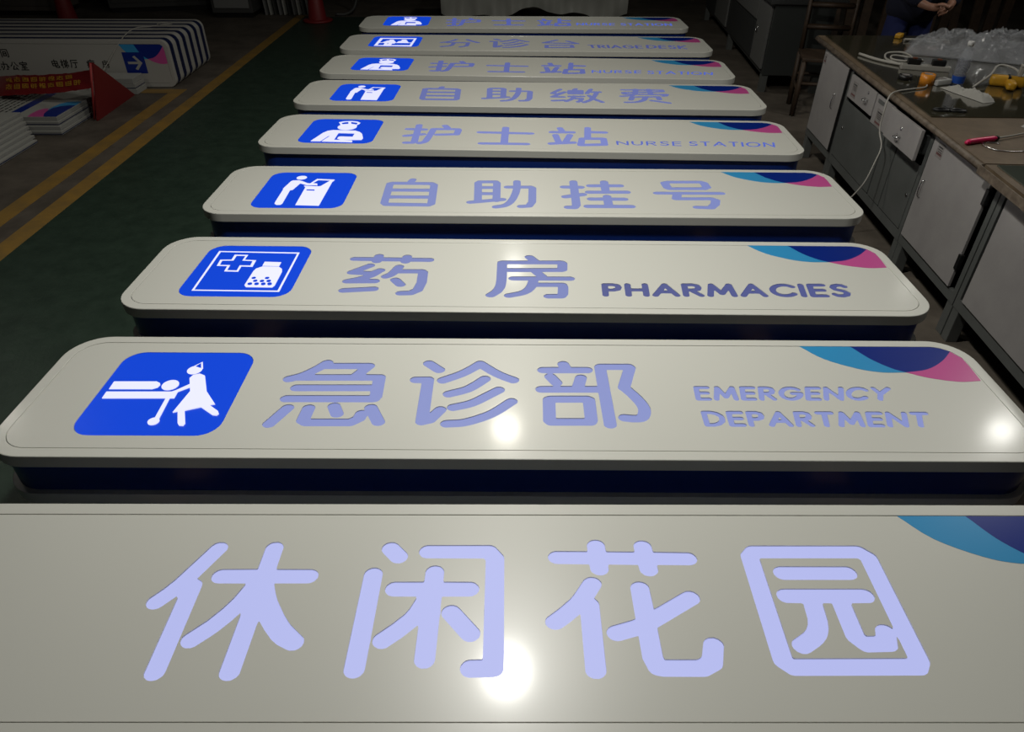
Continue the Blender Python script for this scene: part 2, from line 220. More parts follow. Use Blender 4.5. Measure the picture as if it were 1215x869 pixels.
PICT={"bed":[["w",[[145,264],[142,282],[134,298],[122,310],[107,318],[90,321],[73,318],[58,310],[46,298],[38,282],[35,264],[38,247],[46,231],[58,218],[73,210],[90,207],[107,210],[122,218],[134,231],[142,247]]],["w",[[69,317],[113,373],[147,282],[134,267]]],["b",[[81,310],[107,355],[131,288]]],["w",[[-444,110],[-133,113],[-102,93],[-91,70],[-98,38],[-130,18],[-440,16]]],["w",[[43,68],[40,88],[32,105],[18,119],[2,128],[-17,131],[-36,128],[-52,119],[-66,105],[-74,88],[-77,68],[-74,49],[-66,32],[-52,18],[-36,9],[-17,6],[2,9],[18,18],[32,32],[40,49]]],["w",[[-442,-17],[25,-13],[48,5],[123,84],[139,44],[68,-14],[70,-90],[-439,-95]]],["w",[[12,-87],[39,-87],[55,-325],[24,-326]]],["w",[[67,-352],[65,-339],[60,-329],[52,-320],[41,-314],[29,-312],[18,-314],[7,-320],[-1,-329],[-7,-339],[-9,-352],[-7,-364],[-1,-375],[7,-384],[18,-389],[29,-391],[41,-389],[52,-384],[60,-375],[65,-364]]],["w",[[94,151],[107,192],[149,209],[195,185],[274,-9],[384,-158],[347,-168],[432,-239],[446,-266],[436,-284],[407,-280],[297,-192],[197,-232],[252,-372],[247,-398],[219,-395],[202,-373],[153,-242],[123,-254],[156,-10]]]],"pharmacy":[["w",[[-400,382],[388,366],[399,-406],[-379,-398]]],["b",[[-376,358],[370,339],[379,-384],[-359,-380]]],["w",[[-223,305],[-92,303],[-94,200],[18,192],[23,57],[-83,63],[-80,-41],[-211,-37],[-217,68],[-317,71],[-325,196],[-221,200]]],["b",[[-196,277],[-112,276],[-111,179],[-11,171],[-5,84],[-105,85],[-101,-17],[-189,-14],[-194,88],[-293,91],[-299,173],[-194,177]]],["w",[[108,160],[267,153],[268,72],[110,79]]],["w",[[118,64],[271,60],[310,18],[325,-38],[330,-298],[318,-333],[83,-331],[59,-297],[59,-31],[68,18]]],["b",[[123,-163],[122,-157],[119,-151],[115,-146],[109,-143],[103,-142],[96,-143],[91,-146],[86,-151],[83,-157],[82,-163],[83,-169],[86,-175],[91,-180],[96,-183],[103,-184],[109,-183],[115,-180],[119,-175],[122,-169]]],["b",[[245,-163],[244,-157],[241,-151],[236,-146],[231,-143],[224,-142],[218,-143],[212,-146],[208,-151],[205,-157],[204,-163],[205,-169],[208,-175],[212,-180],[218,-183],[224,-184],[231,-183],[236,-180],[241,-175],[244,-169]]],["b",[[153,-219],[152,-212],[149,-207],[145,-202],[139,-199],[133,-198],[127,-199],[121,-202],[117,-207],[114,-212],[113,-219],[114,-225],[117,-231],[121,-236],[127,-239],[133,-240],[139,-239],[145,-236],[149,-231],[152,-225]]],["b",[[215,-222],[214,-216],[211,-210],[207,-206],[201,-203],[195,-202],[189,-203],[183,-206],[179,-210],[176,-216],[175,-222],[176,-229],[179,-234],[183,-239],[189,-242],[195,-243],[201,-242],[207,-239],[211,-234],[214,-229]]],["b",[[276,-221],[275,-215],[272,-209],[268,-204],[262,-202],[256,-201],[250,-202],[244,-204],[239,-209],[237,-215],[236,-221],[237,-228],[239,-233],[244,-238],[250,-241],[256,-242],[262,-241],[268,-238],[272,-233],[275,-228]]],["b",[[123,-278],[122,-271],[119,-265],[114,-261],[109,-258],[102,-257],[96,-258],[91,-261],[86,-265],[83,-271],[82,-278],[83,-284],[86,-290],[91,-294],[96,-297],[102,-298],[109,-297],[114,-294],[119,-290],[122,-284]]],["b",[[183,-279],[183,-272],[180,-267],[175,-262],[170,-259],[163,-258],[157,-259],[152,-262],[147,-267],[144,-272],[143,-279],[144,-285],[147,-291],[152,-295],[157,-298],[163,-299],[170,-298],[175,-295],[180,-291],[183,-285]]],["b",[[244,-280],[243,-273],[241,-268],[236,-263],[231,-260],[224,-259],[218,-260],[213,-263],[208,-268],[205,-273],[204,-280],[205,-286],[208,-292],[213,-296],[218,-299],[224,-300],[231,-299],[236,-296],[241,-292],[243,-286]]],["b",[[301,-279],[300,-272],[297,-267],[293,-262],[287,-259],[281,-258],[275,-259],[269,-262],[265,-267],[262,-272],[261,-279],[262,-285],[265,-291],[269,-295],[275,-298],[281,-299],[287,-298],[293,-295],[297,-291],[300,-285]]]],"kiosk":[["w",[[-75,343],[-78,361],[-86,378],[-100,390],[-116,399],[-135,401],[-153,399],[-170,390],[-183,378],[-192,361],[-195,343],[-192,326],[-183,309],[-170,297],[-153,288],[-135,285],[-116,288],[-100,297],[-86,309],[-78,326]]],["w",[[-215,257],[-149,264],[-97,236],[-27,181],[84,160],[92,126],[-24,124],[-109,173],[-146,-17],[-172,-23],[-157,-385],[-169,-416],[-209,-421],[-239,-392],[-246,-349],[-255,-6],[-263,22],[-231,234]]],["w",[[-50,104],[140,88],[221,243],[247,278],[248,-433],[-7,-422],[-21,62]]],["w",[[54,306],[262,287],[254,243],[140,88],[41,153],[8,176]]],["b",[[78,263],[213,254],[144,94],[107,98],[87,169],[39,176]]],["b",[[9,-6],[100,-10],[106,-37],[15,-30]]]],"nurse":[["w",[[-129,362],[-70,409],[34,428],[126,408],[181,349],[173,288],[150,257],[167,175],[-66,164],[-84,263]]],["b",[[-83,327],[-38,366],[3,375],[20,301],[-56,278]]],["b",[[40,377],[142,341],[142,273],[62,303]]],["w",[[167,162],[160,202],[142,238],[113,266],[76,285],[35,291],[-6,285],[-42,266],[-71,238],[-90,202],[-97,162],[-90,123],[-71,87],[-42,59],[-6,40],[35,34],[76,40],[113,59],[142,87],[160,123]]],["w",[[-314,-434],[-233,-100],[-190,-19],[-126,16],[181,7],[255,-47],[303,-123],[350,-290],[342,-357],[71,-372],[11,-320],[12,-254],[39,-237],[200,-245],[200,-106],[-25,-97],[-20,-373],[227,-392],[241,-453],[-166,-439],[-109,-219],[-131,-214],[-187,-434]]]],"triage":[["w",[[-363,332],[382,333],[366,-451],[-375,-412]]],["b",[[-297,241],[335,249],[319,-335],[-315,-343]]],["w",[[-315,-104],[325,-101],[326,-148],[-314,-146]]],["w",[[-194,-405],[-199,-173],[-247,-80],[-189,50],[-149,84],[-139,165],[-72,168],[6,-60],[1,-218],[-42,-193],[-50,-400]]],["w",[[35,-112],[52,5],[102,50],[103,169],[186,177],[269,-103]]],["b",[[-139,-171],[-117,-170],[-134,-275]]]]}
SWOOSH={"sky":[[3147,862],[3192,799],[3235,736],[3281,675],[3335,620],[3404,568],[3482,520],[3562,478],[3636,443],[3700,417],[3761,399],[3820,386],[3880,377],[3942,373],[4004,374],[4067,377],[4129,379],[4129,379],[4098,396],[4068,411],[4037,429],[4004,454],[3966,488],[3925,529],[3884,575],[3846,624],[3813,679],[3781,740],[3750,804],[3719,868]],"navy":[[3719,868],[3750,804],[3781,740],[3813,679],[3846,624],[3884,575],[3925,529],[3966,488],[4004,454],[4037,429],[4068,411],[4098,396],[4129,379],[4129,379],[4192,391],[4256,401],[4319,414],[4381,435],[4441,464],[4500,500],[4558,541],[4614,584],[4666,631],[4715,682],[4763,734],[4813,787],[4727,861],[4615,876]],"pink":[[4129,379],[4192,391],[4256,401],[4319,414],[4381,435],[4441,464],[4500,500],[4558,541],[4614,584],[4666,631],[4715,682],[4763,734],[4813,787],[4869,650],[4869,501],[4855,245],[4851,237],[4792,231],[4733,224],[4674,219],[4611,221],[4543,230],[4469,245],[4397,264],[4331,284],[4275,306],[4226,330],[4178,355],[4129,379]]}
SGN={"2":[-0.00942,2.97,0.5851,0.042,1.668],"3":[-0.0171,2.98,0.5871,0.069,2.421],"4":[-0.01501,3.068,0.6044,0.125,3.254],"5":[-0.03805,3.083,0.6074,0.136,4.121],"6":[-0.03281,3.128,0.6162,0.155,4.954],"7":[-0.04625,3.12,0.6146,0.156,5.728],"8":[-0.01868,3.159,0.6223,0.172,6.563],"9":[-0.0,3.149,0.6204,0.171,7.5],"1":[-0.00471,2.97,0.5851,0.034,0.922]}

FONT = {'A':(.85,[[(0,0),(.425,1),(.85,0)],[(.17,.32),(.68,.32)]]),'C':(.85,'C'),'D':(.75,[[(0,0),(0,1),(.3,1),(.55,.9),(.72,.7),(.75,.5),(.72,.3),(.55,.1),(.3,0),(0,0)]]),
'E':(.52,[[(.52,1),(0,1),(0,0),(.52,0)],[(0,.52),(.48,.52)]]),'G':(.9,'G'),'H':(.7,[[(0,0),(0,1)],[(.7,0),(.7,1)],[(0,.5),(.7,.5)]]),'I':(0,[[(0,0),(0,1)]]),
'K':(.62,[[(0,0),(0,1)],[(.6,1),(.02,.48),(.62,0)]]),'M':(.95,[[(0,0),(.12,1),(.475,.18),(.83,1),(.95,0)]]),'N':(.72,[[(0,0),(0,1),(.72,0),(.72,1)]]),'O':(.95,'O'),
'P':(.55,[[(0,0),(0,1),(.32,1),(.5,.92),(.55,.75),(.5,.56),(.32,.48),(0,.48)]]),'R':(.6,[[(0,0),(0,1),(.32,1),(.5,.92),(.55,.75),(.5,.56),(.32,.5),(0,.5)],[(.24,.48),(.6,0)]]),
'S':(.52,[[(.5,.86),(.4,.97),(.25,1),(.08,.93),(.02,.77),(.1,.6),(.4,.44),(.52,.27),(.46,.08),(.28,0),(.1,.03),(0,.14)]]),'T':(.6,[[(0,1),(.6,1)],[(.3,1),(.3,0)]]),
'U':(.66,[[(0,1),(0,.32),(.08,.1),(.33,0),(.58,.1),(.66,.32),(.66,1)]]),'Y':(.7,[[(0,1),(.35,.48),(.7,1)],[(.35,.48),(.35,0)]])}
def arc(a0,a1,n=16): return [(.47+.47*math.cos(math.radians(a0+(a1-a0)*i/n)), .5+.5*math.sin(math.radians(a0+(a1-a0)*i/n))) for i in range(n+1)]
FONT['C'] = (.82,[arc(42,318)]); FONT['G'] = (.92,[arc(42,360)+[(.55,.5)]]); FONT['O'] = (.94,[arc(0,360,24)])
_cache = {}
def glyph(ch, sx=1, sy=1):
    if ch not in _cache:
        rx,ry,st = GL[ch]; _cache[ch] = outlines([(s[0], np.array(s[1:]).reshape(-1,2)/1e4) for s in st], rx/1e5, ry/1e5)
    return [[(p[0]*sx,p[1]*sy) for p in l] for l in _cache[ch]]
def latin(txt, quad, pen):
    q = np.array(quad)/1e4; adv = .36; tot = sum(FONT[c][0] for c in txt)+adv*(len(txt)-1)
    h = abs(((q[0]+q[1]-q[2]-q[3])/2)[1]); res = []; x = 0; ins = pen*h
    for c in txt:
        wd, st = FONT[c]
        def mp(p):
            u = (x+p[0])/tot; v = p[1]; t = q[0]*(1-u)+q[1]*u; b = q[3]*(1-u)+q[2]*u
            iy = ins/h; r = b*(1-(iy+v*(1-2*iy)))+t*(iy+v*(1-2*iy)); return r
        S_ = [(0,[mp(p) for p in s]) for s in st]
        res.append((c, outlines(S_, pen*h*1.05, pen*h*.95, .22))); x += wd+adv
    return res


# ---------------- the setting ----------------
M['concrete'] = mat('worn_concrete', (.06,.049,.037), .75, noise=(.12,.10,.078), bump=.5, nscale=3)
M['green'] = mat('green_epoxy_floor', (.018,.034,.023), .42, noise=(.03,.052,.036), bump=.35, nscale=9)
M['yellow'] = mat('worn_yellow_paint', (.30,.17,.03), .6, noise=(.20,.125,.035), nscale=7)
M['dark'] = mat('dark_plaster', (.05,.05,.045), .9)
FX = None
fl = struct('floor', bx(-9,8,-3,14,-.1,0), M['concrete'])
obj('green_coating', bx(-2.69,1.35,-2.9,10.3,0,.003), M['green'], fl)
for x0,x1,y0,y1 in ((-2.81,-2.69,-2.9,10.4),(-3.06,-2.94,-2.9,6.72),(-4.6,-3.06,6.60,6.72)):
    obj('painted_line', bx(x0,x1,y0,y1,0,.0035), M['yellow'], fl)
struct('ceiling', bx(-9,8,-3,14,5.2,5.3), M['dark'])
struct('wall_back', bx(-9,8,14,14.2,0,5.2), M['dark']); struct('wall_front', bx(-9,8,-3.2,-3,0,5.2), M['dark'])
struct('wall_left', bx(-9.2,-9,-3,14,0,5.2), M['dark']); struct('wall_right', bx(8,8.2,-3,14,0,5.2), M['dark'])
M['steel'] = mat('painted_steel', (.12,.12,.12), .5, .6)
M['wood'] = mat('old_wood', (.13,.07,.035), .6, noise=(.22,.13,.07), nscale=12)
# hanging lamps: a lamp head with a light in each, the last one an added fill
for i,(x,y,p,c) in enumerate(LAMPS):
    t = thing('pendant_lamp', 'round workshop lamp hanging over the %s' % ('nearest signs','middle signs','farthest signs','workbench','dark cabinets','stacked boards, added to light the left side')[i], 'lamp', (x,y,LAMPZ), 0, 'hall pendant lamps')
    obj('shade', loft([[(r*math.cos(a*math.pi/12), r*math.sin(a*math.pi/12), z) for a in range(24)] for r,z in ((.24,-.02),(.245,-.02),(.22,.06),(.08,.16),(.04,.2))], False, True), M['steel'], t, True)
    obj('cord', tube([(0,0,.2),(0,0,1.2)], .008), M['steel'], t)
    l = bpy.data.lights.new('lamp_light','AREA'); l.shape = 'DISK'; l.size = .2; l.energy = p; l.color = c
    lo = bpy.data.objects.new('lamp_light', l); COL.objects.link(lo); lo.parent = t; lo.location = (0,0,-.03)

# ---------------- the big box signs ----------------
T = .185; ZB = .255; CR = .12
ABOUT = {1:'nearest white box sign reading 休闲花园, cut off by the frame',
2:'white box sign reading 急诊部 and EMERGENCY DEPARTMENT',
3:'white box sign reading 药房 and PHARMACIES with pill bottle icon',
4:'white box sign reading 自助挂号 with kiosk user icon, fourth from the front',
5:'nearest of the three 护士站 NURSE STATION box signs, behind the 自助挂号 sign',
6:'white box sign reading 自助缴费 with kiosk user icon, fourth from the back',
7:'white box sign reading 护士站 NURSE STATION between the 自助缴费 and 分诊台 signs',
8:'white box sign reading 分诊台 and TRIAGE DESK, second from the back',
9:'farthest white box sign reading 护士站 NURSE STATION at the back of the row'}
ICK = {2:'bed',3:'pharmacy',4:'kiosk',5:'nurse',6:'kiosk',7:'nurse',8:'triage',9:'nurse'}
def box_body(root, W, D, T, R, white, navy, side=.04, ins=.018):
    L = lambda prof: loft([rr(W,D,R,i,z) for i,z in prof])
    lid = obj('lid', L([(ins+.01,T-side-.001),(0.001,T-side),(0,T-side+.002),(0,T-.003),(.001,T-.0008),(.003,T),(.0345,T),(.0352,T-.0005),(.0355,T-.008)]), white, root, True)
    obj('side_band', L([(ins,side-.001),(ins,T-side+.001)]), navy, root, True)
    obj('base_lid', L([(.006,0),(.001,.002),(0,.006),(0,side-.002),(.001,side),(ins+.01,side+.001)]), white, root, True)
    for o in root.children:
        for p in o.data.polygons:
            if len(p.vertices) > 4: p.use_smooth = False
        o.data.set_sharp_from_angle(angle=math.radians(12))
    return lid
def swoosh(root, W, D, k, z, dx=0, dy=0, sc=1.0):
    for nm,m in (('sky','sky'),('navy','navyv'),('pink','pink')):
        pts = [(x/1e4*2.97*sc+dx, y/1e4*2.97*sc+dy) for x,y in SWOOSH[nm]]
        # trim to the rounded panel
        if D: pts = [clampr(p, W, D) for p in pts]
        obj('swoosh_'+nm, prism(pts, z, z+.0006), M[m], root)
def clampr(p, W, D, ins=.0375, R=CR):
    x,y = p; hw,hd = W/2-ins, D/2-ins; r = R-ins
    x = min(x,hw); y = min(y,hd)
    if x > hw-r and y > hd-r:
        dx,dy = x-(hw-r), y-(hd-r); l = math.hypot(dx,dy)
        if l > r: x,y = hw-r+dx/l*r, hd-r+dy/l*r
    return (x,y)
for k,(a,W,D,cx,cy) in ((int(k_),v) for k_,v in SGN.items()):
    root = thing('box_sign', ABOUT[k], 'sign', (cx,cy,ZB), a, 'hospital box signs laid out in a row')
    box_body(root, W, D, T, CR, M['white'], M['navy'])
    lets = []
    for kk,ch,c,sx,sy in PLACE:
        if kk == k:
            g_ = [[(p[0]+c[0]/1e4, p[1]+c[1]/1e4) for p in l] for l in glyph(ch, sx/1000, sy/1000)]
            lets.append(('character', g_))
    for kk,txt,q,pen in LATIN:
        if kk == k: lets += [('letter', l) for c,l in latin(txt, q, pen)]
    holes = [l for n,g_ in lets for l in g_]
    if k in (1,):
        pass
    if str(k) in ICON:
        c,w_,h_ = ICON[str(k)]; c = (c[0]/1e4,c[1]/1e4); w_/=1e4; h_/=1e4
        io = [(p[0],p[1]) for p in rr(w_,h_,.062,0,0,8,*c)]; holes.append(io)
        ip = [(p[0],p[1]) for p in rr(w_-.003,h_-.003,.061,0,0,8,*c)]
        icn = obj('icon_panel', prism(ip, T-.006, T-.0012), M['icon'], root)
        bm = bmesh.new(); z = T-.0009
        for col,pts in PICT[ICK[k]]:
            b2 = prism([(x/1000*w_+c[0], y/1000*h_+c[1]) for x,y in pts], T-.0012, z)
            merge(bm, b2, 0 if col == 'w' else 1); z += .0004
        obj('pictogram', bm, [M['iconw'],M['icon']], icn)
    outer = [(p[0],p[1]) for p in rr(W,D,CR,.0375,0)]
    obj('face_panel', sheet_mesh([outer]+holes, T-.0035, T-.0006), M['face'], root)
    for n,g_ in lets:
        rc = {1:.0040,2:.0036,3:.0030,4:.0018}.get(k,.0010)
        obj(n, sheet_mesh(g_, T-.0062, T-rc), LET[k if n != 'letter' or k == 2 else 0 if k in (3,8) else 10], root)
    # swoosh keeps its distance to the right and back edges
    s_ = W/3.03 if k > 4 else 1.0
    swoosh(root, W, D, k, T-.0006, W/2-2.97/2*s_, D/2-.5851/2*s_, s_)
# wooden trestles that carry the signs
for x in (-.95,.98):
    for yi,y0 in enumerate((.5,3.0,5.5)):
        t = thing('timber_rail', 'low wooden rail under the %s end of the %s box signs' % ('left' if x<0 else 'right', ('nearest','middle','farthest')[yi]), 'rail', (x,y0,0), 0, 'rails under the box signs')
        obj('beam', bx(-.05,.05,0,2.3,.19,ZB,.004), M['wood'], t)
        for yy in (.15,1.15,2.15): obj('leg', bx(-.04,.04,yy-.04,yy+.04,.003,.19), M['wood'], t)
# ---------------- workbench row on the right ----------------
M['cabgrey'] = mat('grey_cabinet_steel', (.085,.09,.085), .45, noise=(.105,.11,.105), nscale=5)
M['cabdark'] = mat('dark_cabinet_steel', (.035,.037,.037), .5)
M['door'] = mat('white_cabinet_board', (.31,.295,.285), .5, noise=(.26,.245,.24), nscale=4)
M['top'] = mat('worn_wood_top', (.10,.07,.042), .5, noise=(.17,.125,.08), nscale=6, bump=.15)
M['edge'] = mat('chipped_wood_edge', (.07,.05,.032), .6, noise=(.18,.14,.10), nscale=25)
M['glass'] = mat('green_glass_sheet', (.048,.044,.028), .07, coat=1)
M['chrome'] = mat('chrome', (.6,.6,.6), .25, 1)
M['paper'] = mat('faded_paper', (.25,.235,.225), .8, noise=(.2,.18,.17), nscale=40)
M['red'] = mat('red_print', (.13,.05,.05), .7)
M['black'] = mat('black_plastic', (.008,.008,.008), .4)
M['cable'] = mat('off_white_cable', (.34,.325,.29), .5)
BR = -math.radians(4.004); BO = (1.98,2.642,0)
def bench_pt(x,y,z):
    c,s = math.cos(BR),math.sin(BR); return (BO[0]+x*c-y*s, BO[1]+x*s+y*c, z)
def bthing(name, label, cat, x, y, z=0, rz=0, group=None): return thing(name, label, cat, bench_pt(x,y,z), BR+rz, group)
DP = .62
def carcass(t, y0, y1, dark=False):
    m = M['cabgrey']; h = .723
    bm = bx(.012,DP,y0,y1,.17,.19); box(bm,.012,DP,y0,y1,.70,h); box(bm,.012,DP,y0,y0+.012,.19,.70); box(bm,.012,DP,y1-.012,y1,.19,.70); box(bm,DP-.012,DP,y0,y1,.17,h)
    obj('cabinet_body', bm, m, t)
    bm = bx(-.004,.014,y0,y0+.03,.16,h); box(bm,-.004,.014,y1-.03,y1,.16,h); box(bm,-.004,.014,y0+.03,y1-.03,.16,.208); box(bm,-.004,.014,y0+.03,y1-.03,.715,h)
    obj('front_frame', bm, m, t)
    for yy in (y0,y1-.05):
        for xx in (0,DP-.05): obj('leg', bx(xx,xx+.05,yy,yy+.05,.0,.17,.003), m, t)
def handle(t, y, z, up=.05, out=.028):
    o = obj('handle', tube([(-.006,y,z-up),(-out,y,z-up*.7),(-out,y,z+up*.7),(-.006,y,z+up)], .0035), M['chrome'], t, True); return o
def sticker(par, x, y0, y1, z0, z1):
    s = obj('paper_label', bx(x-.0012,x,y0,y1,z0,z1), M['paper'], par)
    obj('print', bx(x-.0018,x-.0011,y0+.006,y1-.006,z0+.012,z0+.022), M['red'], s)
    b = bx(x-.0018,x-.0011,y0+.008,y1-.012,z1-.020,z1-.014)
    for k in range(3): box(b,x-.0018,x-.0011,y0+.008,y1-.01-.006*k,z1-.030-.009*k,z1-.027-.009*k)
    obj('print', b, M['black'], s)
# unit A : far white door
t = bthing('cabinet','grey cabinet with a tall white door at the far end of the workbench','cabinet',0,0,0,0,'cabinets under the workbench')
carcass(t, 1.835, 2.375)
d = obj('door', bx(-.016,-.003,1.85,2.335,.215,.715,.002), M['door'], t); handle(d, 1.97, .495); sticker(d,-.016,2.28,2.325,.645,.705)
obj('edge_strip', bx(-.019,-.002,1.838,1.85,.213,.717), M['black'], d)
# unit B : drawers above grey doors
t = bthing('cabinet','grey cabinet with two plain grey doors and white drawers, the right one pulled open','cabinet',0,0,0,0,'cabinets under the workbench')
carcass(t, .64, 1.83)
d = obj('drawer', bx(-.014,.0,1.375,1.79,.575,.702,.002), M['door'], t)
def knob(par,y,z,x): 
    o = obj('knob', tube([(x,y-.022,z),(x-.02,y-.014,z-.006),(x-.02,y+.014,z-.006),(x,y+.022,z)], .0045), M['chrome'], par, True)
    obj('keyhole', lathe([(.008,0),(.008,.003),(.005,.004)],12), M['chrome'], o).matrix_local = Matrix.Translation((x,y-.003,z+.035))@Matrix.Rotation(-math.pi/2,4,'Y')
knob(d,1.486,.640,-.014); sticker(d,-.014,1.66,1.735,.59,.68)
p = obj('panel', bx(-.012,.0,1.10,1.365,.548,.70,.002), M['door'], t); sticker(p,-.012,1.215,1.31,.552,.64)
obj('slot_plate', bx(-.014,-.011,1.25,1.33,.665,.685), M['cabgrey'], p)
OUT = .05
d = obj('drawer', bx(-OUT-.016,-OUT,.65,1.04,.577,.7215,.002), M['door'], t)
obj('drawer_box', box(box(box(bx(-OUT,.45,.67,.69,.60,.69),-OUT,.45,.97,.99,.60,.69),-OUT,.45,.67,.99,.60,.606),.43,.45,.67,.99,.60,.69), M['cabdark'], d)
knob(d,.86,.63,-OUT-.016)
for i in range(3): obj('roll', tube([(-.06,.74+.08*i,.63),(-.02,.74+.08*i,.632)],.022,12,smooth=False), M['black'] if i%2 else M['paper'], d, False)
for y0,y1 in ((1.14,1.80),(.965,1.125),(.67,.955)):
    d = obj('door', bx(-.008,.006,y0,y1,.215,.545,.002), M['cabgrey'], t)
    if y1-y0 > .2: obj('lock', lathe([(.009,0),(.009,.004),(.006,.006)],12), M['chrome'], d).matrix_local = Matrix.Translation((-.008,(.70 if y0<.8 else 1.73),(.385 if y0<.8 else .40)))@Matrix.Rotation(-math.pi/2,4,'Y')
# unit C : near white door
t = bthing('cabinet','grey cabinet with a wide white hinged door in the middle of the workbench','cabinet',0,0,0,0,'cabinets under the workbench')
carcass(t, .004, .635)
d = obj('door', bx(-.016,-.003,.07,.61,.215,.715,.002), M['door'], t); handle(d,.566,.472,.045); sticker(d,-.016,.50,.56,.635,.70)
for z in (.338,.635): obj('hinge', bx(-.021,-.003,.055,.078,z-.035,z+.035,.002), M['black'], d)
# unit D : nearest cabinet
t = bthing('cabinet','grey cabinet with a white front panel nearest to the camera, cut off by the frame','cabinet',0,0,0,0,'cabinets under the workbench')
carcass(t, -.95, -.004)
obj('panel', bx(-.014,-.003,-.91,-.065,.215,.712,.002), M['door'], t)
# worktops
t = bthing('worktop','long worn wooden worktop with chipped front edge and dark glass sheet','worktop',0,0,.723,0)
xa,xb = -.03,.03
bm = prism([(-.045,.115),(.005,2.62),(1.45,2.72),(1.45,.115)], 0, .036)
obj('board', bm, M['top'], t)
obj('edge_band', tube([(-.0445,.115,.018),(.0045,2.62,.018)],[.017,.017],6,smooth=False), M['edge'], t)
obj('glass_sheet', prism([(-.005,.735),(.045,2.60),(1.42,2.68),(1.42,.80)], .0365, .0415), M['glass'], t)
t = bthing('worktop','nearest wooden worktop with a pale metal edge and glass sheet','worktop',0,0,.723,0)
obj('board', prism([(-.075,-.95),(-.045,.108),(1.45,.108),(1.45,-.95)], 0, .034), M['top'], t)
obj('edge_band', bx(-.077,-.071,-.95,.1,.002,.036,0,Matrix.Rotation(-.028,4,'Z')), M['edge'], t)
obj('glass_sheet', prism([(-.035,-.95),(-.01,.09),(1.42,.09),(1.42,-.95)], .0345, .0395), mat('pale_glass_sheet',(.07,.08,.065),.1,coat=1), t)
TZ = .7645; WZ = .759
# things on the worktop
def coil_pts(cx,cy,r0,r1,n,z,dz): return [(cx+(r0+(r1-r0)*i/n)*math.cos(i*.9), cy+.8*(r0+(r1-r0)*i/n)*math.sin(i*.9), z+dz*i) for i in range(n)]
def strip(name, label, x, y, rz, L=.26, plugs=2):
    t = bthing(name, label, 'power strip', x, y, TZ, rz)
    obj('case', bx(-L/2,L/2,-.025,.025,0,.028,.005), M['cable'], t)
    for i in range(plugs):
        p = obj('plug', bx(-.035,.035,-.022,.022,0,.03,.004), M['black'], t); p.location = (-L/4+i*L/2,0,.028)
        obj('pins', bx(-.012,.012,-.01,.01,.03,.036,.002), mat('copper',(.3,.1,.05),.4,.6) if i == 0 else bpy.data.materials['copper'], p)
strip('power_strip','white power strip with two black plugs beside the orange tape', .33,1.655,-.25+.03)
t = bthing('tape_roll','small black tape roll lying flat beside the white power strip','tape',.135,1.43,TZ,0,'tape rolls on the workbench')
def tape(t, m, r, h):
    o = obj('tape', loft([[(q*math.cos(a*math.pi/14), q*math.sin(a*math.pi/14), z) for a in range(28)] for q,z in ((r*.6,0),(r,0),(r,h),(r*.6,h),(r*.6,0))],False,False), m, t, False)
    obj('core', loft([[(q*math.cos(a*math.pi/14), q*math.sin(a*math.pi/14), z) for a in range(28)] for q,z in ((r*.53,0),(r*.6,0.0),(r*.6,h),(r*.53,h),(r*.53,0))],False,False), M['paper'], t)
tape(t, M['black'], .035, .025)
t = bthing('tape_roll','bright orange tape roll standing on the glass worktop','tape',.205,1.325,TZ,0,'tape rolls on the workbench')
tape(t, mat('orange_tape',(.62,.22,.015),.35), .036, .055)
# bottle
t = bthing('water_bottle','clear plastic water bottle with blue band and white cap on the worktop','bottle',.385,1.36,TZ)
M['pet'] = mat('bottle_plastic',(.55,.58,.62),.15,alpha=.22,coat=.5)
obj('body', lathe([(.028,0),(.032,.004),(.032,.06),(.030,.065),(.032,.07),(.032,.13),(.030,.15),(.014,.185),(.013,.2)],24), M['pet'], t, True)
obj('label', loft([[(q*math.cos(a*math.pi/14), q*math.sin(a*math.pi/14), z) for a in range(28)] for q,z in ((.0328,.006),(.0328,.042))],False,False), mat('blue_label',(.01,.06,.32),.4), t, True)
obj('label', loft([[(q*math.cos(a*math.pi/14), q*math.sin(a*math.pi/14), z) for a in range(28)] for q,z in ((.0326,.045),(.0326,.125))],False,False), mat('pale_label',(.28,.29,.32),.4,alpha=.55,noise=(.12,.12,.15),nscale=60), t, True)
obj('cap', lathe([(.016,.19),(.016,.212),(.014,.214)],20), mat('white_cap',(.6,.6,.58),.4), t)
# loose cable coil
def cable(label, pts, r=.005, m=None, name='cable', cat='cable', z=0):
    W_ = [bench_pt(*p) for p in pts]; o = obj(name, tube([Vector(p)-Vector(W_[0]) for p in W_], r, 8), m or M['cable'], None, True); o.location = W_[0]
    return tag(o, label, cat)
c = TZ+.006
cable('white looped cable beside the power strip on the glass worktop',[(.13,1.90,c),(.20,1.80,c),(.25,1.74,c),(.22,1.80,c),(.20,1.90,c),(.24,2.0,c+.01),(.32,1.98,c+.02),(.33,1.86,c+.02),(.28,1.80,c+.01),(.22,1.86,c+.006),(.25,1.93,c+.012),(.33,1.90,c+.01),(.36,1.78,c+.012),(.34,1.74,c+.03)],.0055)
cable('thick white cable end lying in front of the cable loops',[(.075,2.0,c+.003),(.12,1.88,c+.003),(.17,1.80,c+.003),(.245,1.72,c+.004)],.0085)
cable('white cable hanging off the workbench edge down to the floor',[(.30,1.42,c),(.265,1.41,c+.003),(.215,1.33,c),(.17,1.245,c),(.08,1.20,c),(-.01,1.150,c),(-.064,1.10,c-.01),(-.082,1.07,.70),(-.084,1.05,.60),(-.075,.99,.53),(-.10,.955,.45),(-.13,.93,.36),(-.16,.945,.28),(-.20,.97,.2),(-.24,1.05,.08),(-.22,1.2,.012),(-.1,1.4,.012)],.0042)
